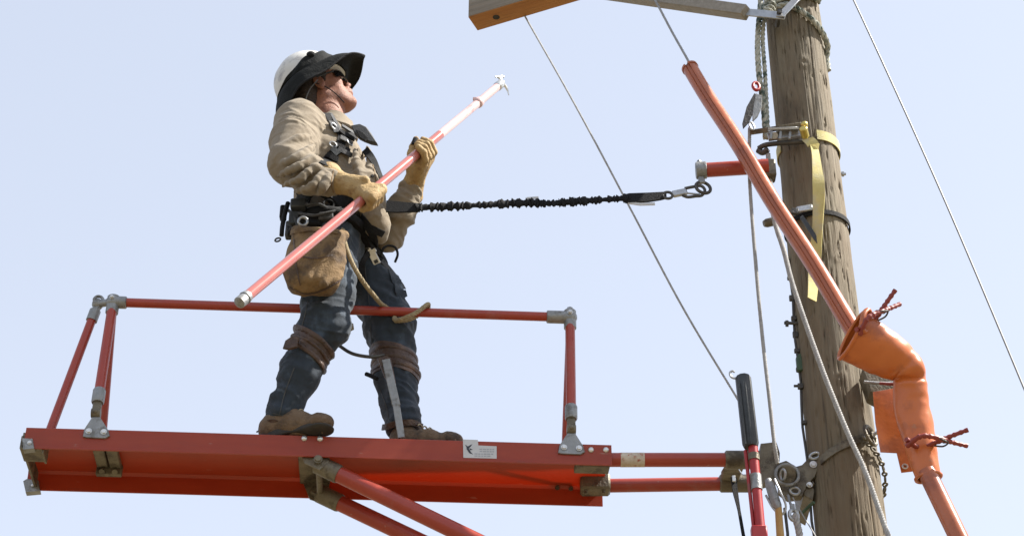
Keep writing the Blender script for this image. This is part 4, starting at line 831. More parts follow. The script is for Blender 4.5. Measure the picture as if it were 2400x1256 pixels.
# ---- trousers
thN, thF = W(770, 690, 5.645), W(880, 690, 5.885)
cuffN, cuffF = W(665, 962, 5.715), W(945, 990, 5.88)
calfN, calfF = W(705, 872, 5.685), W(930, 885, 5.88)
tr_ = [cap(belt - A(0, 0, .02), belt - A(0, 0, .11), .145, .14, .05, n=fd, sc=.85)]
tr_ += chain([hipN, thN, kneeN, calfN, cuffN], [.102, .084, .074, .062, .057], .035)
tr_ += chain([hipF, thF, kneeF, calfF, cuffF], [.102, .088, .086, .067, .061], .035)
tr_ += [cap(cuffN + A(0, 0, .004), cuffN - A(0, 0, .05), .066, .060, .01, sub=True) if False else cap(kneeN + A(.03, -.02, .02), kneeN + A(.05, -.02, -.02), .06, .05, .04)]
tf = folds([(hipN, kneeN, .13, 5, 8, .014, .5), (kneeN + A(0, 0, .06), kneeN - A(.04, 0, .10), .12, 14, 5, .019, .8), (calfN, ankN, .11, 4, 9, .016, .5), (ankN + A(0, 0, .05), cuffN, .1, 14, 5, .019, .6),
            (hipF, kneeF, .13, 6, 8, .017, -.6), (kneeF + A(0, 0, .07), kneeF - A(0, 0, .08), .12, 14, 5, .019, -.7), (calfF, ankF, .11, 4, 9, .017, .5), (ankF + A(0, 0, .04), cuffF, .1, 14, 5, .019, .5)], .004)
def crisp(f, am=.0035, fr=26):
    def g_(V, N_):
        q = V @ np.array([[1, .3, .2], [-.3, 1, -.4], [.1, .4, .8]]).T; wv = perlin(V * 7) * 1.2
        n1 = perlin(q * A(fr * .45, fr * .45, fr) + wv[:, None]); m_ = np.clip(perlin(V * 6 + 4) + .35, 0, 1)
        return f(V, N_) + am * m_ * (1 - 4 * np.abs(n1)) * 1.3
    return g_
TV, TF = implicit(tr_, 0.0048, crisp(tf, .0038, 24))
trou = mkobj('trousers', TV, TF, M['jeans'], person)

# ---- shirt
sh = [cap(belt + A(0, 0, -.01), chest, .146, .152, .06, n=fd, sc=.84), cap(chest, upch, .160, .135, .06, n=fd, sc=.80), cap(upch, shN, .088, .082, .05), cap(upch, shF, .088, .080, .05),
      cap(upch, neckb - A(0, 0, .055), .11, .066, .05)]
sh += [ell(W(845, 455, 5.66), (.085, .10, .10), None, .05), ell(W(878, 500, 5.64), (.048, .07, .095), None, .04), ell(W(892, 540, 5.66), (.028, .05, .045), None, .03)]
sh += chain([shN, W(688, 338, 5.555), elN, W(728, 412, 5.465), W(776, 427, 5.445)], [.088, .086, .078, .068, .050], .022)
sh += chain([shF, elF, W(940, 495, 5.74), wrF - (wrF - elF) * .10], [.070, .058, .054, .044], .022)
# long creases as low ridges on the cloth
def ridge(pts, Y, r, rr=None):
    P = smoothpath([W(x, y, Y) if len(pp) == 0 else W(x, y, pp[0]) for x, y, *pp in pts], 3); n_ = len(P)
    return [cap(P[i], P[i + 1], r * math.sin(math.pi * (i + .6) / (n_ + .2)) + .001, r * math.sin(math.pi * (i + 1.6) / (n_ + .2)) + .001, .014) for i in range(n_ - 1)]
for pts in ([(655, 385, 5.44), (690, 372, 5.40), (722, 352, 5.44), (738, 340, 5.50)], [(650, 415, 5.45), (690, 395, 5.385), (725, 378, 5.40), (745, 376, 5.43)], [(662, 436, 5.46), (700, 420, 5.385), (735, 395, 5.39), (758, 395, 5.41)],
            [(690, 450, 5.45), (725, 440, 5.385), (750, 415, 5.39), (768, 404, 5.41)], [(745, 455, 5.44), (757, 440, 5.39), (768, 420, 5.39), (772, 408, 5.40)], [(640, 352, 5.46), (668, 345, 5.445), (700, 325, 5.45), (730, 320, 5.50)],
            [(860, 345, 5.66), (868, 385, 5.62), (862, 425, 5.58)], [(832, 350, 5.62), (838, 392, 5.58), (850, 430, 5.56)]):
    sh += ridge(pts, 5.5, .0105)
sf = folds([(shN, elN, .12, 5, 6, .010, .5), (elN + A(.0, 0, .05), W(728, 412, 5.465), .12, 13, 5, .007, .6), (W(728, 412, 5.465), wrN, .10, 17, 4, .008, .5), (belt, chest, .17, 8, 6, .013, .6), (chest, upch, .17, 5, 5, .005, .3),
            (elF, wrF, .1, 16, 4, .010, .4)], .003)
SV, SF = implicit(sh, 0.0048, crisp(sf, .0028, 26))
shirt = mkobj('shirt', SV, SF, M['shirt'], person)
Tb = BVHTree.FromPolygons([tuple(v) for v in TV], TF.tolist()); Sb = BVHTree.FromPolygons([tuple(v) for v in SV], SF.tolist())
def hit(bvhs, px, py):
    d = nrm(ray(px, py)); best = None
    for b_ in bvhs:
        r = b_.ray_cast(Vector(CAM), Vector(d))
        if r[0] is not None and (best is None or r[3] < best[2]): best = (np.array(r[0]), np.array(r[1]), r[3])
    return best
def strap(px_path, wd, th=.004, bv=None, off=.003, name='strap', m='nylon', parent=None, n=10, smooth=3, **k):
    pp = smoothpath([A(x, y, 0) for x, y in px_path], n); P = []; Nn = []
    for q_ in pp:
        h_ = hit(bv or (Sb, Tb), q_[0], q_[1])
        if h_ is None: continue
        P.append(h_[0]); nn_ = h_[1] if h_[1] @ (CAM - h_[0]) > 0 else -h_[1]; Nn.append(nn_)
    P = np.array(P); Nn = np.array(Nn)
    for _ in range(smooth):
        P[1:-1] = (P[:-2] + 2 * P[1:-1] + P[2:]) / 4; Nn[1:-1] = (Nn[:-2] + 2 * Nn[1:-1] + Nn[2:]) / 4
    Nn = np.array([nrm(a + .35 * nrm(CAM - p)) for a, p in zip(Nn, P)]); P = P + Nn * (off + th / 2)
    T = np.gradient(P, axis=0); Wd = [np.cross(nrm(T[i]), Nn[i]) for i in range(len(P))]
    return MB().ribbon(P, Wd, Nn, wd, th).build(name, M[m], parent or person, ang=30, **k)
def band(bvh, a, b, name, m, th=.006, nr=7, na=60, lip=.0, parent=None, tilt=None, wob=.0, RM=.125, **k):
    tilt = None if tilt is None else tilt * RM * .8
    a = A(*a); b = A(*b); ax = nrm(b - a); e1 = nrm(np.cross(ax, A(.1, 1, 0))); e2 = np.cross(ax, e1); out = []; inn = []; ok = True
    for i in range(nr):
        c = a + (b - a) * i / (nr - 1); row = []
        for j in range(na):
            d = e1 * math.cos(2 * math.pi * j / na) + e2 * math.sin(2 * math.pi * j / na); cc = c + (0 if tilt is None else ax * float(d @ tilt))
            o_ = cc + d * RM; r = bvh.ray_cast(Vector(o_), Vector(-d)); row.append(RM - r[3] if r[0] is not None and r[3] < RM else .08)
        row = np.array(row)
        for _ in range(3): row = (np.roll(row, 1) + 2 * row + np.roll(row, -1)) / 4
        bul = th * (1.0 + .5 * math.sin(math.pi * i / (nr - 1))) + wob * math.sin(i * 2.6)
        for j in range(na):
            d = e1 * math.cos(2 * math.pi * j / na) + e2 * math.sin(2 * math.pi * j / na); cc = c + (0 if tilt is None else ax * float(d @ tilt))
            out.append(cc + d * (row[j] + bul)); inn.append(cc + d * (row[j] - .004))
    n_ = len(out); F = []
    for i in range(nr - 1):
        for j in range(na):
            j2 = (j + 1) % na; F.append([i * na + j, i * na + j2, (i + 1) * na + j2, (i + 1) * na + j]); F.append([n_ + i * na + j, n_ + (i + 1) * na + j, n_ + (i + 1) * na + j2, n_ + i * na + j2])
    for i in (0, nr - 1):
        for j in range(na): j2 = (j + 1) % na; F.append([i * na + j, n_ + i * na + j, n_ + i * na + j2, i * na + j2])
    return MB().add(out + inn, F).build(name, M[m], parent or person, ang=50, **k)

# collar and placket
cpts = []
for k in range(40):
    a = 2 * math.pi * k / 40; cpts.append((math.cos(a), math.sin(a)))
mbc = MB(); P_ = []; 
cc_ = neckb + A(.022, 0, .036)
V = []; F = []
for j, (r_, z_) in enumerate(((.074, -.05), (.068, .012), (.072, .040), (.076, .042), (.082, .020), (.100, -.022), (.096, -.026), (.080, -.02))):
    for c_, s_ in cpts:
        q_ = fd * c_ * r_ * 1.0 + rd * s_ * r_; V.append(cc_ + q_ + A(0, 0, z_ - .022 * c_ + .004 * math.sin(s_ * 7 + j)))
for j in range(8):
    for k in range(40): F.append([j * 40 + k, j * 40 + (k + 1) % 40, ((j + 1) % 8) * 40 + (k + 1) % 40, ((j + 1) % 8) * 40 + k])
MB().add(V, F).build('collar', M['shirt'], shirt, ang=50)
bt = MB()
for px, py in ((872, 413), (866, 452)):
    h_ = hit((Sb,), px, py)
    if h_: MB().cyl(h_[0] - h_[1] * .002, h_[0] + h_[1] * .004, .006, 12).build('button', M['nylon'], shirt)
band(Sb, elN + (W(728, 412, 5.465) - elN) * .0 + A(0, 0, 0), elN + A(0, 0, .001), 'tmp', 'nylon') if False else None

# ---- waist belt, harness
bel = band(Tb, belt + A(0, 0, -.065), belt + A(0, 0, -.020), 'tool_belt', 'nylon', .022, 6, 72, tilt=fd * -.15, RM=.30)
band(Sb, belt + A(0, 0, .005), belt + A(0, 0, .070), 'belt_pad', 'nylon', .010, 8, 72, tilt=fd * -.15, parent=bel, RM=.24)
har = strap([(741, 238), (760, 262), (783, 296), (800, 322), (792, 350), (770, 372), (758, 388)], .036, name='harness', parent=person)
strap([(752, 245), (770, 268), (790, 300), (806, 326)], .014, .006, off=.007, name='strap_edge', m='nylong', parent=har)
strap([(836, 298), (846, 325), (856, 350), (872, 375), (886, 405), (893, 425)], .030, name='strap', parent=har)
strap([(800, 320), (825, 322), (845, 312)], .030, .006, off=.006, name='chest_strap', parent=har)
for i, (x0, y0, x1, y1, wd, m_) in enumerate(((798, 300, 828, 318, .017, 'nylong'), (792, 312, 826, 331, .016, 'nylon'), (792, 326, 820, 342, .018, 'nylong'), (786, 340, 816, 356, .016, 'nylon'), (790, 352, 820, 366, .018, 'nylong'), (776, 352, 790, 366, .026, 'black'), (772, 290, 788, 312, .022, 'nylong'), (765, 365, 790, 378, .022, 'nylon'))):
    strap([(x0, y0), ((x0 + x1) / 2, (y0 + y1) / 2), (x1, y1)], wd, .009, off=.006 + .003 * (i % 3), name='webbing_keeper', m=m_, parent=har, n=4)
for x, y in ((777, 300), (779, 343), (812, 340)):
    h_ = hit((Sb,), x, y); MB().ring(h_[0] + h_[1] * .016, h_[1], .014, .0035, 20, 8, sq=.7).build('adjuster_ring', M['steel'], har)
h_ = hit((Sb,), 846, 312); hp_ = (h_[0] if h_ else W(846, 312, 5.62)); Yh = hp_[1] - .02
pk = [(822, 293), (842, 289), (858, 296), (870, 312), (883, 334), (868, 332), (852, 326), (840, 320), (828, 308)]
MB().prism([W(x, y, Yh) for x, y in pk], A(0.2, 1, 0), .028, .005).build('radio_pouch', M['nylong'], har)
MB().prism([W(x, y, Yh - .006) for x, y in ((834, 303), (850, 309), (862, 322), (856, 330), (842, 322))], A(0.2, 1, 0), .010, .003).build('pouch_flap', M['nylon'], har)
strap([(835, 500), (846, 520), (856, 548), (862, 585)], .034, name='leg_strap', parent=har, m='nylong')
strap([(850, 510), (872, 545), (884, 580), (893, 612)], .030, name='leg_strap', parent=har)
strap([(800, 500), (836, 515), (870, 535), (897, 548)], .026, name='leg_strap', parent=har, m='nylon')
strap([(862, 590), (846, 620), (848, 660)], .030, name='leg_strap', parent=har)
strap([(893, 612), (915, 618), (935, 650), (948, 690)], .026, name='leg_strap', parent=har, m='nylong')
for x, y, hh, an in ((856, 573, .040, -.32), (877, 604, .036, -.42)):
    h_ = hit((Sb, Tb), x, y); nn_ = nrm(CAM - h_[0]); c_ = h_[0] + nn_ * .022; up_ = nrm(A(math.sin(an), 0, math.cos(an))); up_ = nrm(up_ - nn_ * (up_ @ nn_)); sd2 = np.cross(up_, nn_)
    b_ = MB().box(c_, (.015, hh * .75, .004), [sd2, up_, nn_], .002).box(c_ + up_ * hh * .72, (.020, .008, .005), [sd2, up_, nn_], .002).build('buckle', M['bolt'], har)
    MB().box(c_ + nn_ * .0045 - up_ * .016, (.008, .007, .001), [sd2, up_, nn_], .0004).build('slot', M['iron'], b_)
MB().tube(smoothpath([W(893, 600, 5.62), W(898, 583, 5.60), W(910, 576, 5.60), (W(926, 580, 5.60)), W(932, 596, 5.60), W(926, 614, 5.63)], 6), .0048, 8).build('gear_loop', M['nylon'], bel)
bc = W(735, 512, 5.535)
g = MB().ring(W(710, 519, 5.53), A(.1, -1, -.2), .0165, .0055, 24, 10).build('belt_ring', M['steel'], bel)
for (x, y, wx, hz, m_, Yq) in ((690, 515, .020, .030, 'black', 5.575), (677, 540, .012, .035, 'nylong', 5.58), (735, 520, .03, .022, 'nylon', 5.56), (664, 500, .012, .03, 'nylon', 5.62), (765, 510, .028, .018, 'nylong', 5.55), (700, 480, .03, .02, 'black', 5.56), (790, 505, .022, .018, 'nylon', 5.56)):
    MB().box(W(x, y, Yq), (wx, .018, hz), ch=.005).build('belt_fitting', M[m_], bel)
MB().tube(smoothpath([W(675, 476, 5.60), W(668, 500, 5.585), W(662, 530, 5.58), W(660, 552, 5.58)]), .009, 10).build('tool_loop', M['nylon'], bel)
MB().ring(W(651, 562, 5.58), A(.2, -1, .2), .012, .0035, 20, 8, sq=.6, xd=A(.7, 0, .7)).build('snap_clip', M['iron'], bel)
MB().ring(W(770, 478, 5.55), A(.3, -1, .1), .02, .004, 24, 8).build('gear_loop', M['nylon'], bel)
for pth in ([(690, 470, 5.575), (715, 480, 5.55), (745, 478, 5.54), (772, 490, 5.54), (800, 488, 5.55)], [(700, 500, 5.56), (735, 505, 5.53), (770, 498, 5.53), (815, 490, 5.56)], [(672, 490, 5.60), (688, 505, 5.565), (698, 530, 5.55)]):
    MB().tube(smoothpath([W(*q_) for q_ in pth]), .006, 8).build('tool_loop', M['nylong'], bel)

# ---- canvas tool pouch
bx = nrm(A(1, .03, -.04)); bz = nrm(A(.10, -.05, 1)); by = np.cross(bz, bx); bx = np.cross(by, bz)
BC = W(738, 614, 5.50)
pp_ = [rbox(BC + bz * .035, (.098, .040, .095), [bx, by, bz], .035, .03), rbox(BC - bz * .045 + bx * .006, (.092, .052, .085), [bx, by, bz], .045, .04), ell(BC - bz * .02 - by * .02, (.08, .045, .10), [bx, by, bz], .04),
       cap(BC + bz * .125 - bx * .09, BC + bz * .125 + bx * .09, .014, .014, .02)]
for a_, b_ in (((-.07, .10), (-.045, -.06)), ((.05, .06), (.03, -.10)), ((.075, -.02), (.055, -.12)), ((-.02, .02), (.0, -.11))):
    pp_.append(cap(BC + bx * a_[0] + bz * a_[1] - by * .052, BC + bx * b_[0] + bz * b_[1] - by * .058, .010, .008, .02))
PV, PF = implicit(pp_, .005, folds([(BC + bz * .14, BC - bz * .14, .14, 9, 9, .007, .6)], .004))
pouch = mkobj('tool_pouch', PV, PF, M['canvas'], bel)
Pb = BVHTree.FromPolygons([tuple(v) for v in PV], PF.tolist())
strap([(668, 553), (700, 541), (740, 540), (792, 546)], .016, .003, (Pb,), name='pouch_rim', m='canvas', parent=pouch)
strap([(678, 672), (715, 688), (760, 678), (798, 655)], .006, .002, (Pb,), name='seam', m='leather', parent=pouch)
strap([(690, 560), (694, 620), (704, 668)], .004, .002, (Pb,), name='seam', m='leather', parent=pouch)
strap([(700, 600), (738, 606), (780, 598)], .004, .002, (Pb,), name='seam', m='leather', parent=pouch)
MB().prism([W(x, y, 5.535) for x, y in ((672, 528), (700, 532), (700, 548), (674, 546))], A(0, 1, 0), .03, .003).build('pouch_tab', M['nylon'], bel)

# ---- climber leathers and steel shanks
def lerp(a, b, t): return a + (b - a) * t
s1, s2 = lerp(kneeN, ankN, .19), lerp(kneeN, ankN, .39)
pad1 = band(Tb, s1 + A(.0, 0, 0), s2, 'calf_pad', 'leather', .004, 12, 60, tilt=A(.24, 0, 0), wob=.0008)
for t, wd_ in ((.18, .05), (.27, .035), (.35, .05)): band(Tb, lerp(kneeN, ankN, t), lerp(kneeN, ankN, t + wd_), 'pad_strap', 'leather', .0075, 4, 60, tilt=A(.24, 0, 0), parent=pad1)
MB().ring(W(683, 803, 5.585), A(.3, -1, 0), .014, .0035, 20, 8, sq=.7).build('buckle', M['castb'], pad1)
MB().prism([W(x, y, 5.57) for x, y in ((668, 797), (684, 786), (700, 790), (696, 812), (676, 818), (662, 815))], A(0.2, 1, 0), .012, .003).build('strap_end', M['leather'], pad1)
s1, s2 = lerp(kneeF, ankF, .28), lerp(kneeF, ankF, .56)
pad2 = band(Tb, s1, s2, 'calf_pad', 'leather', .004, 12, 60, tilt=A(.28, 0, 0), wob=.0008)
for t in (.31, .40, .48): band(Tb, lerp(kneeF, ankF, t), lerp(kneeF, ankF, t + .045), 'pad_strap', 'leather', .0075, 4, 60, tilt=A(.26, 0, 0), parent=pad2)
MB().prism([W(x, y, 5.745) for x, y in ((884, 838), (905, 832), (916, 838), (928, 896), (914, 902), (900, 880))], A(0, 1, 0), .012, .003).build('pad_plate', M['leather'], pad2)
q0, q1, q2 = W(904, 842, 5.742), W(929, 950, 5.745), W(941, 1026, 5.752)
g = MB().bar(q0, q1, A(1, 0, 0), .030, .008, .002).bar(q1 - (q1 - q0) * .02 + A(0, -.003, 0), q2, A(1, 0, 0), .026, .009, .002).build('climber_shank', M['cast'], person)
strap([(905, 1003), (930, 990), (960, 990), (985, 1002)], .022, .006, name='ankle_strap', m='leather', parent=g, off=.012)
MB().tube(smoothpath([W(858, 876, 5.80), W(868, 880, 5.79), W(884, 888, 5.78)]), .008, 8).build('strap_tail', M['nylon'], g)
g = MB().tube(smoothpath([W(601, 1012, 5.75), W(618, 1004, 5.74), W(634, 1000, 5.72)]), [.003] * 8 + [.006] * 9, 8).build('climber_shank', M['iron'], person)
strap([(618, 995), (640, 985), (668, 990), (700, 975)], .018, .005, name='ankle_strap', m='leather', parent=g, off=.010)

# seams, hems and pockets
for pth in ([(782, 400), (776, 428), (782, 452)], [(858, 350), (872, 380), (880, 420), (884, 448)]):
    strap(pth, .0035, .0015, (Sb,), off=.0006, name='seam', m='canvas', parent=shirt, smooth=1)
strap([(838, 352), (850, 362), (862, 366)], .022, .002, (Sb,), off=.001, name='pocket_flap', m='shirt', parent=shirt)
for pth in ([(722, 705), (712, 750), (700, 790)], [(690, 862), (668, 920), (655, 972)], [(855, 625), (862, 680), (866, 715)], [(868, 762), (872, 800), (880, 828)], [(890, 912), (905, 950), (912, 985)], [(640, 968), (668, 974), (706, 972)], [(905, 985), (940, 990), (985, 982)]):
    strap(pth, .0035, .0016, (Tb,), off=.0006, name='seam', m='nylong', parent=trou, smooth=1)
strap([(921, 640), (932, 668), (944, 700)], .050, .003, (Tb,), off=.001, name='thigh_pocket', m='jeans', parent=trou)

# ---- boots
def boot(heel, toe, ank, name, lbl=None):
    d = nrm(A(toe[0] - heel[0], toe[1] - heel[1], 0)); sdv = A(-d[1], d[0], 0); zz = A(0, 0, 1)
    mid = lerp(heel, toe, .55)
    pr = [cap(heel + zz * .004, mid + zz * .012, .040, .040, .03, n=sdv, sc=.95), cap(mid, toe - zz * .006, .040, .033, .03), cap(heel + d * .02 + zz * .03, ank + zz * .0, .046, .042, .04), ell(lerp(heel, toe, .45) + zz * .018, (.06, .035, .030), [d, sdv, zz], .03), ell(toe - zz * .004, (.045, .044, .032), [d, sdv, zz], .02)]
    BV, BF = implicit(pr, .0045, folds([(heel, toe, .08, 20, 6, .003, .2), (heel, ank, .08, 26, 5, .004, .2)], .001))
    b_ = mkobj(name, BV, BF, M['boot'], person)
    V = []; 
    so = [rbox(A(*(lerp(heel, toe, -.02) + d * .02)) * A(1, 1, 0) + A(0, 0, ZD + .016), (.040, .036, .015), [d, sdv, zz], .008, .01), rbox(A(*lerp(heel, toe, .52)) * A(1, 1, 0) + A(0, 0, ZD + .018), (.075, .034, .010), [d, sdv, zz], .006, .02),
          ell(A(*toe) * A(1, 1, 0) + A(0, 0, ZD + .014), (.050, .047, .013), [d, sdv, zz], .02)]
    QV, QF = implicit(so, .004); mkobj('sole', QV, QF, M['sole'], b_)
    lz = [lerp(heel, toe, t_) + zz * h_ for t_, h_ in ((.62, .060), (.52, .070), (.42, .082), (.34, .098))]
    mbl = MB()
    for q_ in lz: mbl.tube(smoothpath([q_ + sdv * .030 - zz * .012, q_ + sdv * .012 + zz * .002, q_ - sdv * .012 + zz * .002, q_ - sdv * .030 - zz * .012]), .0028, 6)
    mbl.build('laces', M['ropey'], b_)
hN, tN = PT(634, 5.745, ZD + .045), PT(752, 5.668, ZD + .044)
boot(hN, tN, ankN, 'boot')
hF, tF = PT(935, 5.875, ZD + .045), PT(1056, 5.805, ZD + .044)
boot(hF, tF, ankF, 'boot')

# ---- hard hat with sun brim, hair, glasses
band_t = lambda ph: .084 + .044 * math.cos(ph) + .010 * math.sin(ph)
V = []; F = []; nA = 56; nR = 18
for i in range(nR + 1):
    e_ = (math.pi / 2) * i / nR
    for k in range(nA):
        a = 2 * math.pi * k / nA; rr = math.cos(e_); cr_ = .006 * math.exp(-(math.sin(a) / .22) ** 2) * (rr > .15)
        V.append(H(-.012 + (.136 + cr_) * rr * math.cos(a), (.117 + cr_) * rr * math.sin(a), .045 + (.158 + cr_) * math.sin(e_)))
for i in range(nR):
    for k in range(nA): F.append([i * nA + k, i * nA + (k + 1) % nA, (i + 1) * nA + (k + 1) % nA, (i + 1) * nA + k])
F.append([k for k in range(nA)][::-1])
helm = MB().add(V, F).build('hard_hat', M['helmet'], person, ang=60)
# cloth band round the shell
def dome(a, t, off):
    e_ = math.asin(min(.98, max(0, (t - .045) / .158))); rr = math.cos(e_)
    return A(-.012 + (.140 + off) * rr * math.cos(a), (.121 + off) * rr * math.sin(a), .045 + (.158 + off) * math.sin(e_))
V = []; F = []; nA = 96; rows = 7
for side_ in (0, 1):
    for i in range(rows):
        for k in range(nA):
            a = 2 * math.pi * k / nA; tt = .040 + (band_t(a) - .040) * i / (rows - 1) + .003 * math.sin(5 * a)
            q_ = dome(a, tt, (.006 + .003 * math.sin(9 * a + i)) if side_ == 0 else .000); V.append(H(*q_))
n_ = rows * nA
for i in range(rows - 1):
    for k in range(nA):
        k2 = (k + 1) % nA; F.append([i * nA + k, i * nA + k2, (i + 1) * nA + k2, (i + 1) * nA + k]); F.append([n_ + i * nA + k, n_ + (i + 1) * nA + k, n_ + (i + 1) * nA + k2, n_ + i * nA + k2])
for i in (0, rows - 1):
    for k in range(nA): k2 = (k + 1) % nA; F.append([i * nA + k, n_ + i * nA + k, n_ + i * nA + k2, i * nA + k2])
brim = MB().add(V, F).build('sun_brim', M['brim'], helm, ang=60)
tab = np.array([(.208, .02, .050), (.200, .090, .034), (.140, .136, .020), (.030, .144, -.004), (-.09, .138, -.032), (-.182, .085, -.076), (-.220, 0, -.088), (-.175, -.09, -.050), (-.09, -.155, -.02), (.02, -.165, .005), (.125, -.150, .045), (.185, -.085, .062)])
V = []; nr_ = 10
for sd3 in (0, 1):
    for k in range(nA):
        u_ = 12 * k / nA; i_ = int(u_) % 12; f_ = u_ - int(u_)
        p0, p1, p2, p3 = tab[(i_ - 1) % 12], tab[i_], tab[(i_ + 1) % 12], tab[(i_ + 2) % 12]
        o_ = .5 * (2 * p1 + (p2 - p0) * f_ + (2 * p0 - 5 * p1 + 4 * p2 - p3) * f_ ** 2 + (3 * p1 - p0 - 3 * p2 + p3) * f_ ** 3)
        a = 2 * math.pi * k / nA; inn = dome(a, .046, .003)
        for j in range(nr_):
            s_ = j / (nr_ - 1); q_ = inn * (1 - s_) + o_ * s_; q_[2] += .020 * math.sin(math.pi * s_) + .006 * s_ * math.sin(6 * a + 1) ; q_[2] += (-.0035 if sd3 else 0)
            V.append(H(*q_))
F = []; n_ = nA * nr_
for k in range(nA):
    k2 = (k + 1) % nA
    for j in range(nr_ - 1): F.append([k * nr_ + j, k * nr_ + j + 1, k2 * nr_ + j + 1, k2 * nr_ + j]); F.append([n_ + k * nr_ + j, n_ + k2 * nr_ + j, n_ + k2 * nr_ + j + 1, n_ + k * nr_ + j + 1])
    for j in (0, nr_ - 1): F.append([k * nr_ + j, n_ + k * nr_ + j, n_ + k2 * nr_ + j, k2 * nr_ + j])
brim2 = MB().add(V, F).build('brim_skirt', M['brim'], brim, ang=60)
ed = [V[k * nr_ + nr_ - 1] for k in range(nA)] + [V[nr_ - 1]]
MB().tube(ed, .0045, 8, caps=False).build('brim_piping', M['nylon'], brim)
HVv, HF_ = implicit([hell((-.055, 0, -.002), (.062, .080, .062), .02), hell((-.075, 0, -.045), (.045, .066, .05), .03), hcap((.026, .066, .03), (.020, .070, .004), .008, .005, .02), hcap((.028, -.066, .03), (.024, -.070, -.012), .010, .008, .02), hcap((-.03, .072, .03), (.03, .068, .035), .012, .012, .02)], .004, lambda V, N_: .003 * perlin(V * A(40, 40, 120)))
mkobj('hair', HVv, HF_, M['hair'], person)
gl = MB()
lens = MB()
V = []; F = []; ng = 21
for sd3 in (0, 1):
    for k in range(ng):
        a = math.radians(-68 + 136 * k / (ng - 1)); R1 = .078 + .001 * 0
        for j in range(5):
            t_ = -.002 + .042 * j / 4; nar = .62 + .38 * math.cos(a * .9); hh = .018 + (t_ - .018) * nar - .006 * math.exp(-(a / .10) ** 2) * (j == 0) * -1
            V.append(H(.040 + (R1 - (.003 if sd3 else 0)) * math.cos(a), (R1 - (.003 if sd3 else 0)) * .93 * math.sin(a), hh))
n_ = ng * 5
for k in range(ng - 1):
    for j in range(4): F.append([k * 5 + j, k * 5 + j + 1, (k + 1) * 5 + j + 1, (k + 1) * 5 + j]); F.append([n_ + k * 5 + j, n_ + (k + 1) * 5 + j, n_ + (k + 1) * 5 + j + 1, n_ + k * 5 + j + 1])
    for j in (0, 4): F.append([k * 5 + j, (k + 1) * 5 + j, n_ + (k + 1) * 5 + j, n_ + k * 5 + j])
for k in (0, ng - 1):
    for j in range(4): F.append([k * 5 + j, k * 5 + j + 1, n_ + k * 5 + j + 1, n_ + k * 5 + j])
gl = MB().add(V, F).build('safety_glasses', M['lens'], person)
for s in (1, -1): MB().tube(smoothpath([H(.068, .068 * s, .028), H(.03, .078 * s, .022), H(-.005, .083 * s, .018)]), .0035, 8).build('temple_arm', M['black'], gl)
MB().tube(smoothpath([H(-.02, .086, -.01), H(.008, .080, -.042), H(.030, .066, -.078), H(.045, .046, -.112)]), .0024, 6).build('chin_strap', M['nylon'], helm)
MB().tube(smoothpath([H(-.03, .150, -.045), H(-.075, .130, -.062), H(-.105, .11, -.09), H(-.108, .10, -.125), H(-.09, .09, -.15)]), .0022, 6).build('cord', M['nylong'], brim)
h_ = H(*dome(math.radians(80), .098, .008)); MB().ball(h_, .014, 12, (1.3, .8, 1)).build('toggle', M['nylon'], brim)

# ---- gloves gripping the stick
sA, sB = W(858, 461, 5.40), W(986, 354, 5.56)
sd4 = nrm(sB - sA)
s_bot = sA + sd4 * 0; s0_ = sA - sd4 * ((sA[0] - W(566, 696, 5.1)[0]) / sd4[0]); s1_ = sA + sd4 * ((W(1172, 196, 5.8)[0] - sA[0]) / sd4[0])
def grip(G, a, e1, wr, Kphi, arc, offs, thumb, wrist_r=.034, fr=.0125, sr=.019):
    a = nrm(a); e1 = nrm(e1 - a * (e1 @ a)); e2 = np.cross(a, e1)
    def Q(ph, r, o): ph = math.radians(ph); return G + a * o + (e1 * math.cos(ph) + e2 * math.sin(ph)) * r
    pr = []; K = []
    for i, o in enumerate(offs):
        k_ = Q(Kphi, .050, o * 1.04); K.append(k_); L_ = (1.0, 1.06, 1.0, .86)[i]
        pts = [k_] + [Q(Kphi + da * L_, r_, o) for da, r_ in arc]
        pr += chain(pts, [fr * 1.25, fr * 1.15, fr * 1.05, fr * .95][:len(pts)], .003)
        pr.append(ell(k_, (fr * 1.3,) * 3, None, .004))
    pr += [cap(wr, k_, wrist_r * .62, fr * 1.35, .020) for k_ in K]
    pr += [cap(thumb[i], thumb[i + 1], (.020, .016, .0145)[i], (.016, .0145, .012)[i], .008) for i in range(len(thumb) - 1)]
    return pr, Q
# near hand
e_cam = nrm(CAM - sA); e_cam = nrm(e_cam - sd4 * (e_cam @ sd4))
pr, Q = grip(sA, sd4, e_cam, wrN + A(.01, 0, 0), 0, [], [], [])
lr = np.cross(sd4, e_cam); sgn = 1 if (lr @ A(1, 0, -1)) > 0 else -1
def T3(ph, r, o): return Q(ph * sgn, r, o)
pr, _ = grip(sA, sd4, e_cam, wrN + A(.012, -.004, 0), 18 * sgn, [(62 * sgn, .040), (125 * sgn, .0335), (190 * sgn, .0325)], (.036, .012, -.012, -.035),
             [lerp(wrN, T3(-60, .05, .03), .45), T3(-75, .048, .038), T3(-120, .036, .050), T3(-175, .033, .056)])
wdir = nrm(sA - wrN)
pr += [cap(wrN + A(.005, 0, 0), wrN + (T3(0, .045, 0) - wrN) * .5, .036, .038, .02, n=nrm(CAM - sA), sc=.85)]
pr += [cap(wrN - wdir * .050 + A(0, 0, .004), wrN + wdir * .004, .058, .037, .02)]
GV, GF = implicit(pr, .0032, lambda V, N_: .0009 * (1 - 3 * np.abs(perlin(V * 38))) + .0004 * perlin(V * 90))
gN = mkobj('glove', GV, GF, M['glove'], person)
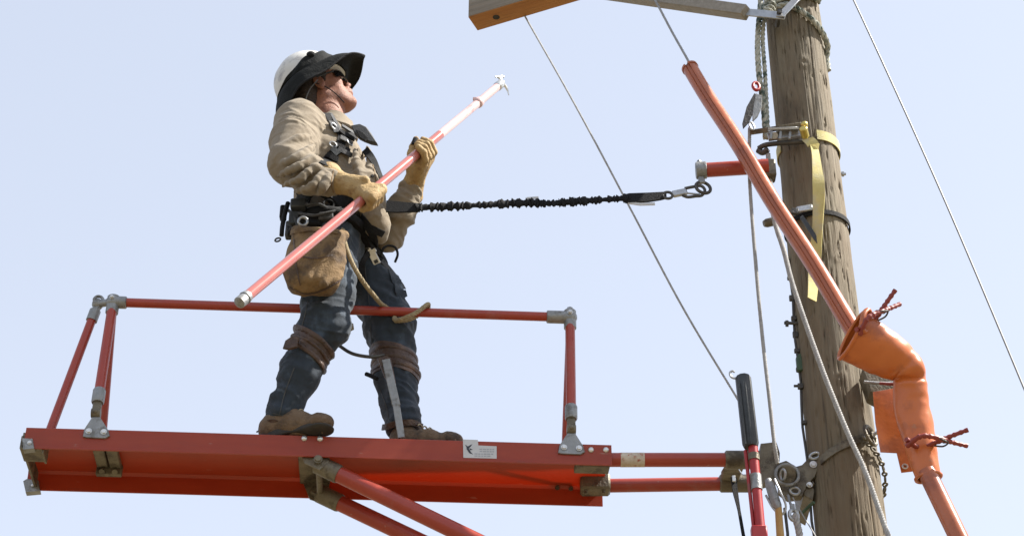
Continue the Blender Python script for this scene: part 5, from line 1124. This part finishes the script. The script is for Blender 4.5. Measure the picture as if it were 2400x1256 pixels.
# far hand
e_cam2 = nrm(CAM - sB); e_cam2 = nrm(e_cam2 - sd4 * (e_cam2 @ sd4)); G2 = sB
_, Q2 = grip(G2, sd4, e_cam2, wrF, 0, [], [], [])
def T4(ph, r, o): return Q2(ph * sgn, r, o)
pr, _ = grip(G2, sd4, e_cam2, wrF + A(0.004, 0, 0.01), 118 * sgn, [(-55 * sgn, .040), (-118 * sgn, .0335), (-175 * sgn, .0325)], (.034, .011, -.011, -.032),
             [lerp(wrF, T4(-150, .04, -.02), .5), T4(-160, .042, -.005), T4(-140, .044, .018), W(975, 327, 5.57)])
fdr = nrm(G2 - wrF)
pr += [cap(wrF, T4(135, .040, -.004), .034, .036, .02)]
pr += [cap(wrF - fdr * .045, wrF + fdr * .004, .050, .036, .02)]
GV, GF = implicit(pr, .0032, lambda V, N_: .0009 * (1 - 3 * np.abs(perlin(V * 38))) + .0004 * perlin(V * 90))
gF = mkobj('glove', GV, GF, M['glove'], person)
mt = W(975, 325, 5.568); MB().tube([mt + A(-.004, .002, -.035), mt + A(0, 0, -.005), mt + A(.001, 0, .008)], [.0165, .013, .005], 12).build('thumb_patch', M['nylon'], gF)

# ------------------------------------------------------------------ hot stick held across the body
stk = empty('hot_stick', s0_, 'pink-red fiberglass hot stick held diagonally across the body in both gloves', 'hot stick')
s1_ = s0_ + sd4 * np.linalg.norm(s1_ - s0_)
tipp = s1_ - sd4 * .02
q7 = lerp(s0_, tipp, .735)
MB().tube([s0_ + sd4 * .02, q7], [.0185, .0182], 24).build('shaft', M['stick'], stk); MB().tube([q7, q7 + sd4 * .004, tipp], [.0180, .0175, .0168], 24).build('upper_glare_section', M['stick_glare'], stk)  # upper length split off to carry the painted sun glare
MB().tube([s0_ - sd4 * .008, s0_ - sd4 * .004, s0_ + sd4 * .045, s0_ + sd4 * .050], [.014, .0205, .0205, .0175], 20).ring(s0_ + sd4 * .03, sd4, .0205, .0025, 20, 6).build('butt_cap', M['cast'], stk)
pf = lerp(s0_, s1_, (1110 - 566) / (1172 - 566.))
MB().tube([pf - sd4 * .012, pf - sd4 * .008, pf + sd4 * .012, pf + sd4 * .016], [.0182, .0215, .0215, .0182], 20).box(pf + nrm(np.cross(sd4, e_cam)) * -.02 * sgn, (.009, .006, .006), ch=.002).build('collar', M['stick_glare'], stk)
hd_ = MB().tube([tipp - sd4 * .01, tipp - sd4 * .006, tipp + sd4 * .022, tipp + sd4 * .026], [.0165, .0195, .0185, .012], 18).build('head_fitting', M['bolt'], stk)
pu = -sgn * np.cross(sd4, e_cam)                       # towards the upper left in the picture
g = MB(); c_ = tipp + sd4 * .035
g.tube(smoothpath([c_, c_ + pu * .020 + sd4 * .012, c_ + pu * .030 + sd4 * .006, c_ + pu * .036 - sd4 * .006], 5), [.008] * 6 + [.006] * 5 + [.004] * 5, 8)
g.tube(smoothpath([c_ + pu * .012, c_ + pu * .022 + sd4 * .026, c_ + pu * .014 + sd4 * .036], 5), .0045, 8)
g.tube(smoothpath([c_ - pu * .004, c_ - pu * .020 + sd4 * .006, c_ - pu * .040 - sd4 * .002, c_ - pu * .056 - sd4 * .016], 5), list(np.linspace(.009, .0022, 16)), 8)
g.ball(c_, .0135, 12).build('hook_prongs', M['bolt'], hd_)

# ------------------------------------------------------------------ shock absorbing lanyard from the belt to the anchor arm
lan = empty('shock_lanyard', W(1300, 475, 5.63), 'crinkled black elastic lanyard stretched from the worker to the ring of the red anchor arm', 'lanyard')
def lp(x, y): return W(x, y, 5.575 + (5.62 - 5.575) * (x - 905) / (1640 - 905.))
P_ = smoothpath([lp(905, 484), lp(940, 486), lp(985, 487)], 8); MB().ribbon(P_, [A(0, 0, 1)] * len(P_), [A(0, 1, 0)] * len(P_), [.050] * 6 + list(np.linspace(.050, .036, len(P_) - 6)), .008).build('lanyard_sleeve', M['nylon'], lan)
ctl = smoothpath([lp(975, 487), lp(1100, 482), lp(1230, 476), lp(1290, 477), lp(1370, 471), lp(1478, 464)], 40)
P, T, N1, N2 = frames(ctl, A(0, -1, 0)); V = []; F = []; n_ = 12; rg = np.random.RandomState(3)
for i in range(len(P)):
    x = i / (len(P) - 1); env = np.interp(x, [0, .15, .22, .3, .5, .58, .66, .75, .9, 1], [.020, .021, .014, .020, .021, .013, .019, .021, .015, .021])
    cr_ = env * (.86 + .26 * (1 if (i + int(2.2 * math.sin(i * .37))) % 5 < 2 else -1) * rg.uniform(.2, 1.1)); dv = rg.uniform(-.0018, .0018)
    for k in range(n_):
        a = 2 * math.pi * k / n_; jt = 1 + rg.uniform(-.08, .08); V.append(P[i] + (N1[i] * math.cos(a) * .55 + N2[i] * (math.sin(a))) * cr_ * jt + N2[i] * dv + T[i] * .003 * math.sin(a * 2 + i))
for i in range(len(P) - 1):
    for k in range(n_): F.append([i * n_ + k, i * n_ + (k + 1) % n_, (i + 1) * n_ + (k + 1) % n_, (i + 1) * n_ + k])
F.append(list(range(n_))); F.append([(len(P) - 1) * n_ + k for k in range(n_)])
MB().add(V, F).build('elastic_webbing', M['nylon'], lan, ang=35)
P_ = [lp(1465, 466), lp(1475, 465), lp(1520, 463), lp(1548, 460), lp(1562, 458)]
MB().ribbon(P_, [A(0, 0, 1)] * 5, [A(0, 1, 0)] * 5, [.036, .042, .040, .034, .028], .009).build('end_webbing', M['nylon'], lan)
P_ = [lp(1472, 475), lp(1500, 479), lp(1535, 478)]; MB().ribbon(P_, [A(0, 0, 1)] * 3, [A(0, 1, 0)] * 3, .011, .004).build('label_tag', M['label'], lan)
P_ = [lp(1234, 465), lp(1262, 463)]; MB().ribbon(P_, [A(0, 0, 1)] * 2, [A(0, 1, 0)] * 2, .008, .004).build('label_tag', M['label'], lan)
sn = MB().ring(lp(1565, 458), A(0, -1, 0.2), .018, .0055, 24, 8).build('snap_hook', M['iron'], lan)
MB().bar(lp(1576, 456), lp(1610, 449), A(0, 0, 1), .028, .016, .004).build('hook_body', M['steel'], sn)
MB().tube(smoothpath([lp(1605, 442), lp(1625, 438), lp(1643, 436), lp(1652, 446), lp(1645, 458), lp(1630, 460), lp(1612, 462), lp(1600, 458)], 6), .006, 10).build('hook_nose', M['iron'], sn)
MB().tube([lp(1602, 452), lp(1640, 456)], .004, 8).build('gate', M['steel'], sn)

# ------------------------------------------------------------------ positioning rope over the rail
RY = 5.757
line('positioning_rope', [W(803, 538, 5.545), W(810, 575, 5.52), (W(828, 622, 5.52)), W(852, 662, 5.56), W(878, 695, 5.66), W(893, 712, RY - .01), W(905, 720, RY + .03), W(925, 735, RY + .035), W(925, 748, RY + .01), W(940, 748, RY - .028), W(975, 733, RY - .030), W(998, 716, RY - .010), W(1004, 714, RY + .02), W(998, 728, RY + .035), W(960, 748, RY + .03), W(925, 752, RY + .03)], .0088, M['ropey'], 'tan rope running from the tool belt down and over the platform rail', 'rope', rope=True, pitch=.03)
line('loop_rope', [W(740, 770, 5.78), W(790, 806, 5.78), W(825, 828, 5.78), W(868, 836, 5.78), W(900, 832, 5.80)], .0065, M['iron'], 'thin dark rope sagging between the two knees', 'rope', n=8)
MB().hull([W(x, y, Y_) for x, y in ((800, 762), (812, 754), (828, 758), (830, 772), (816, 780), (802, 774)) for Y_ in (5.80, 5.82)]).build('rope_end', M['ropey'], None, 'small tan rope end showing between the thighs under the rail', 'rope end')
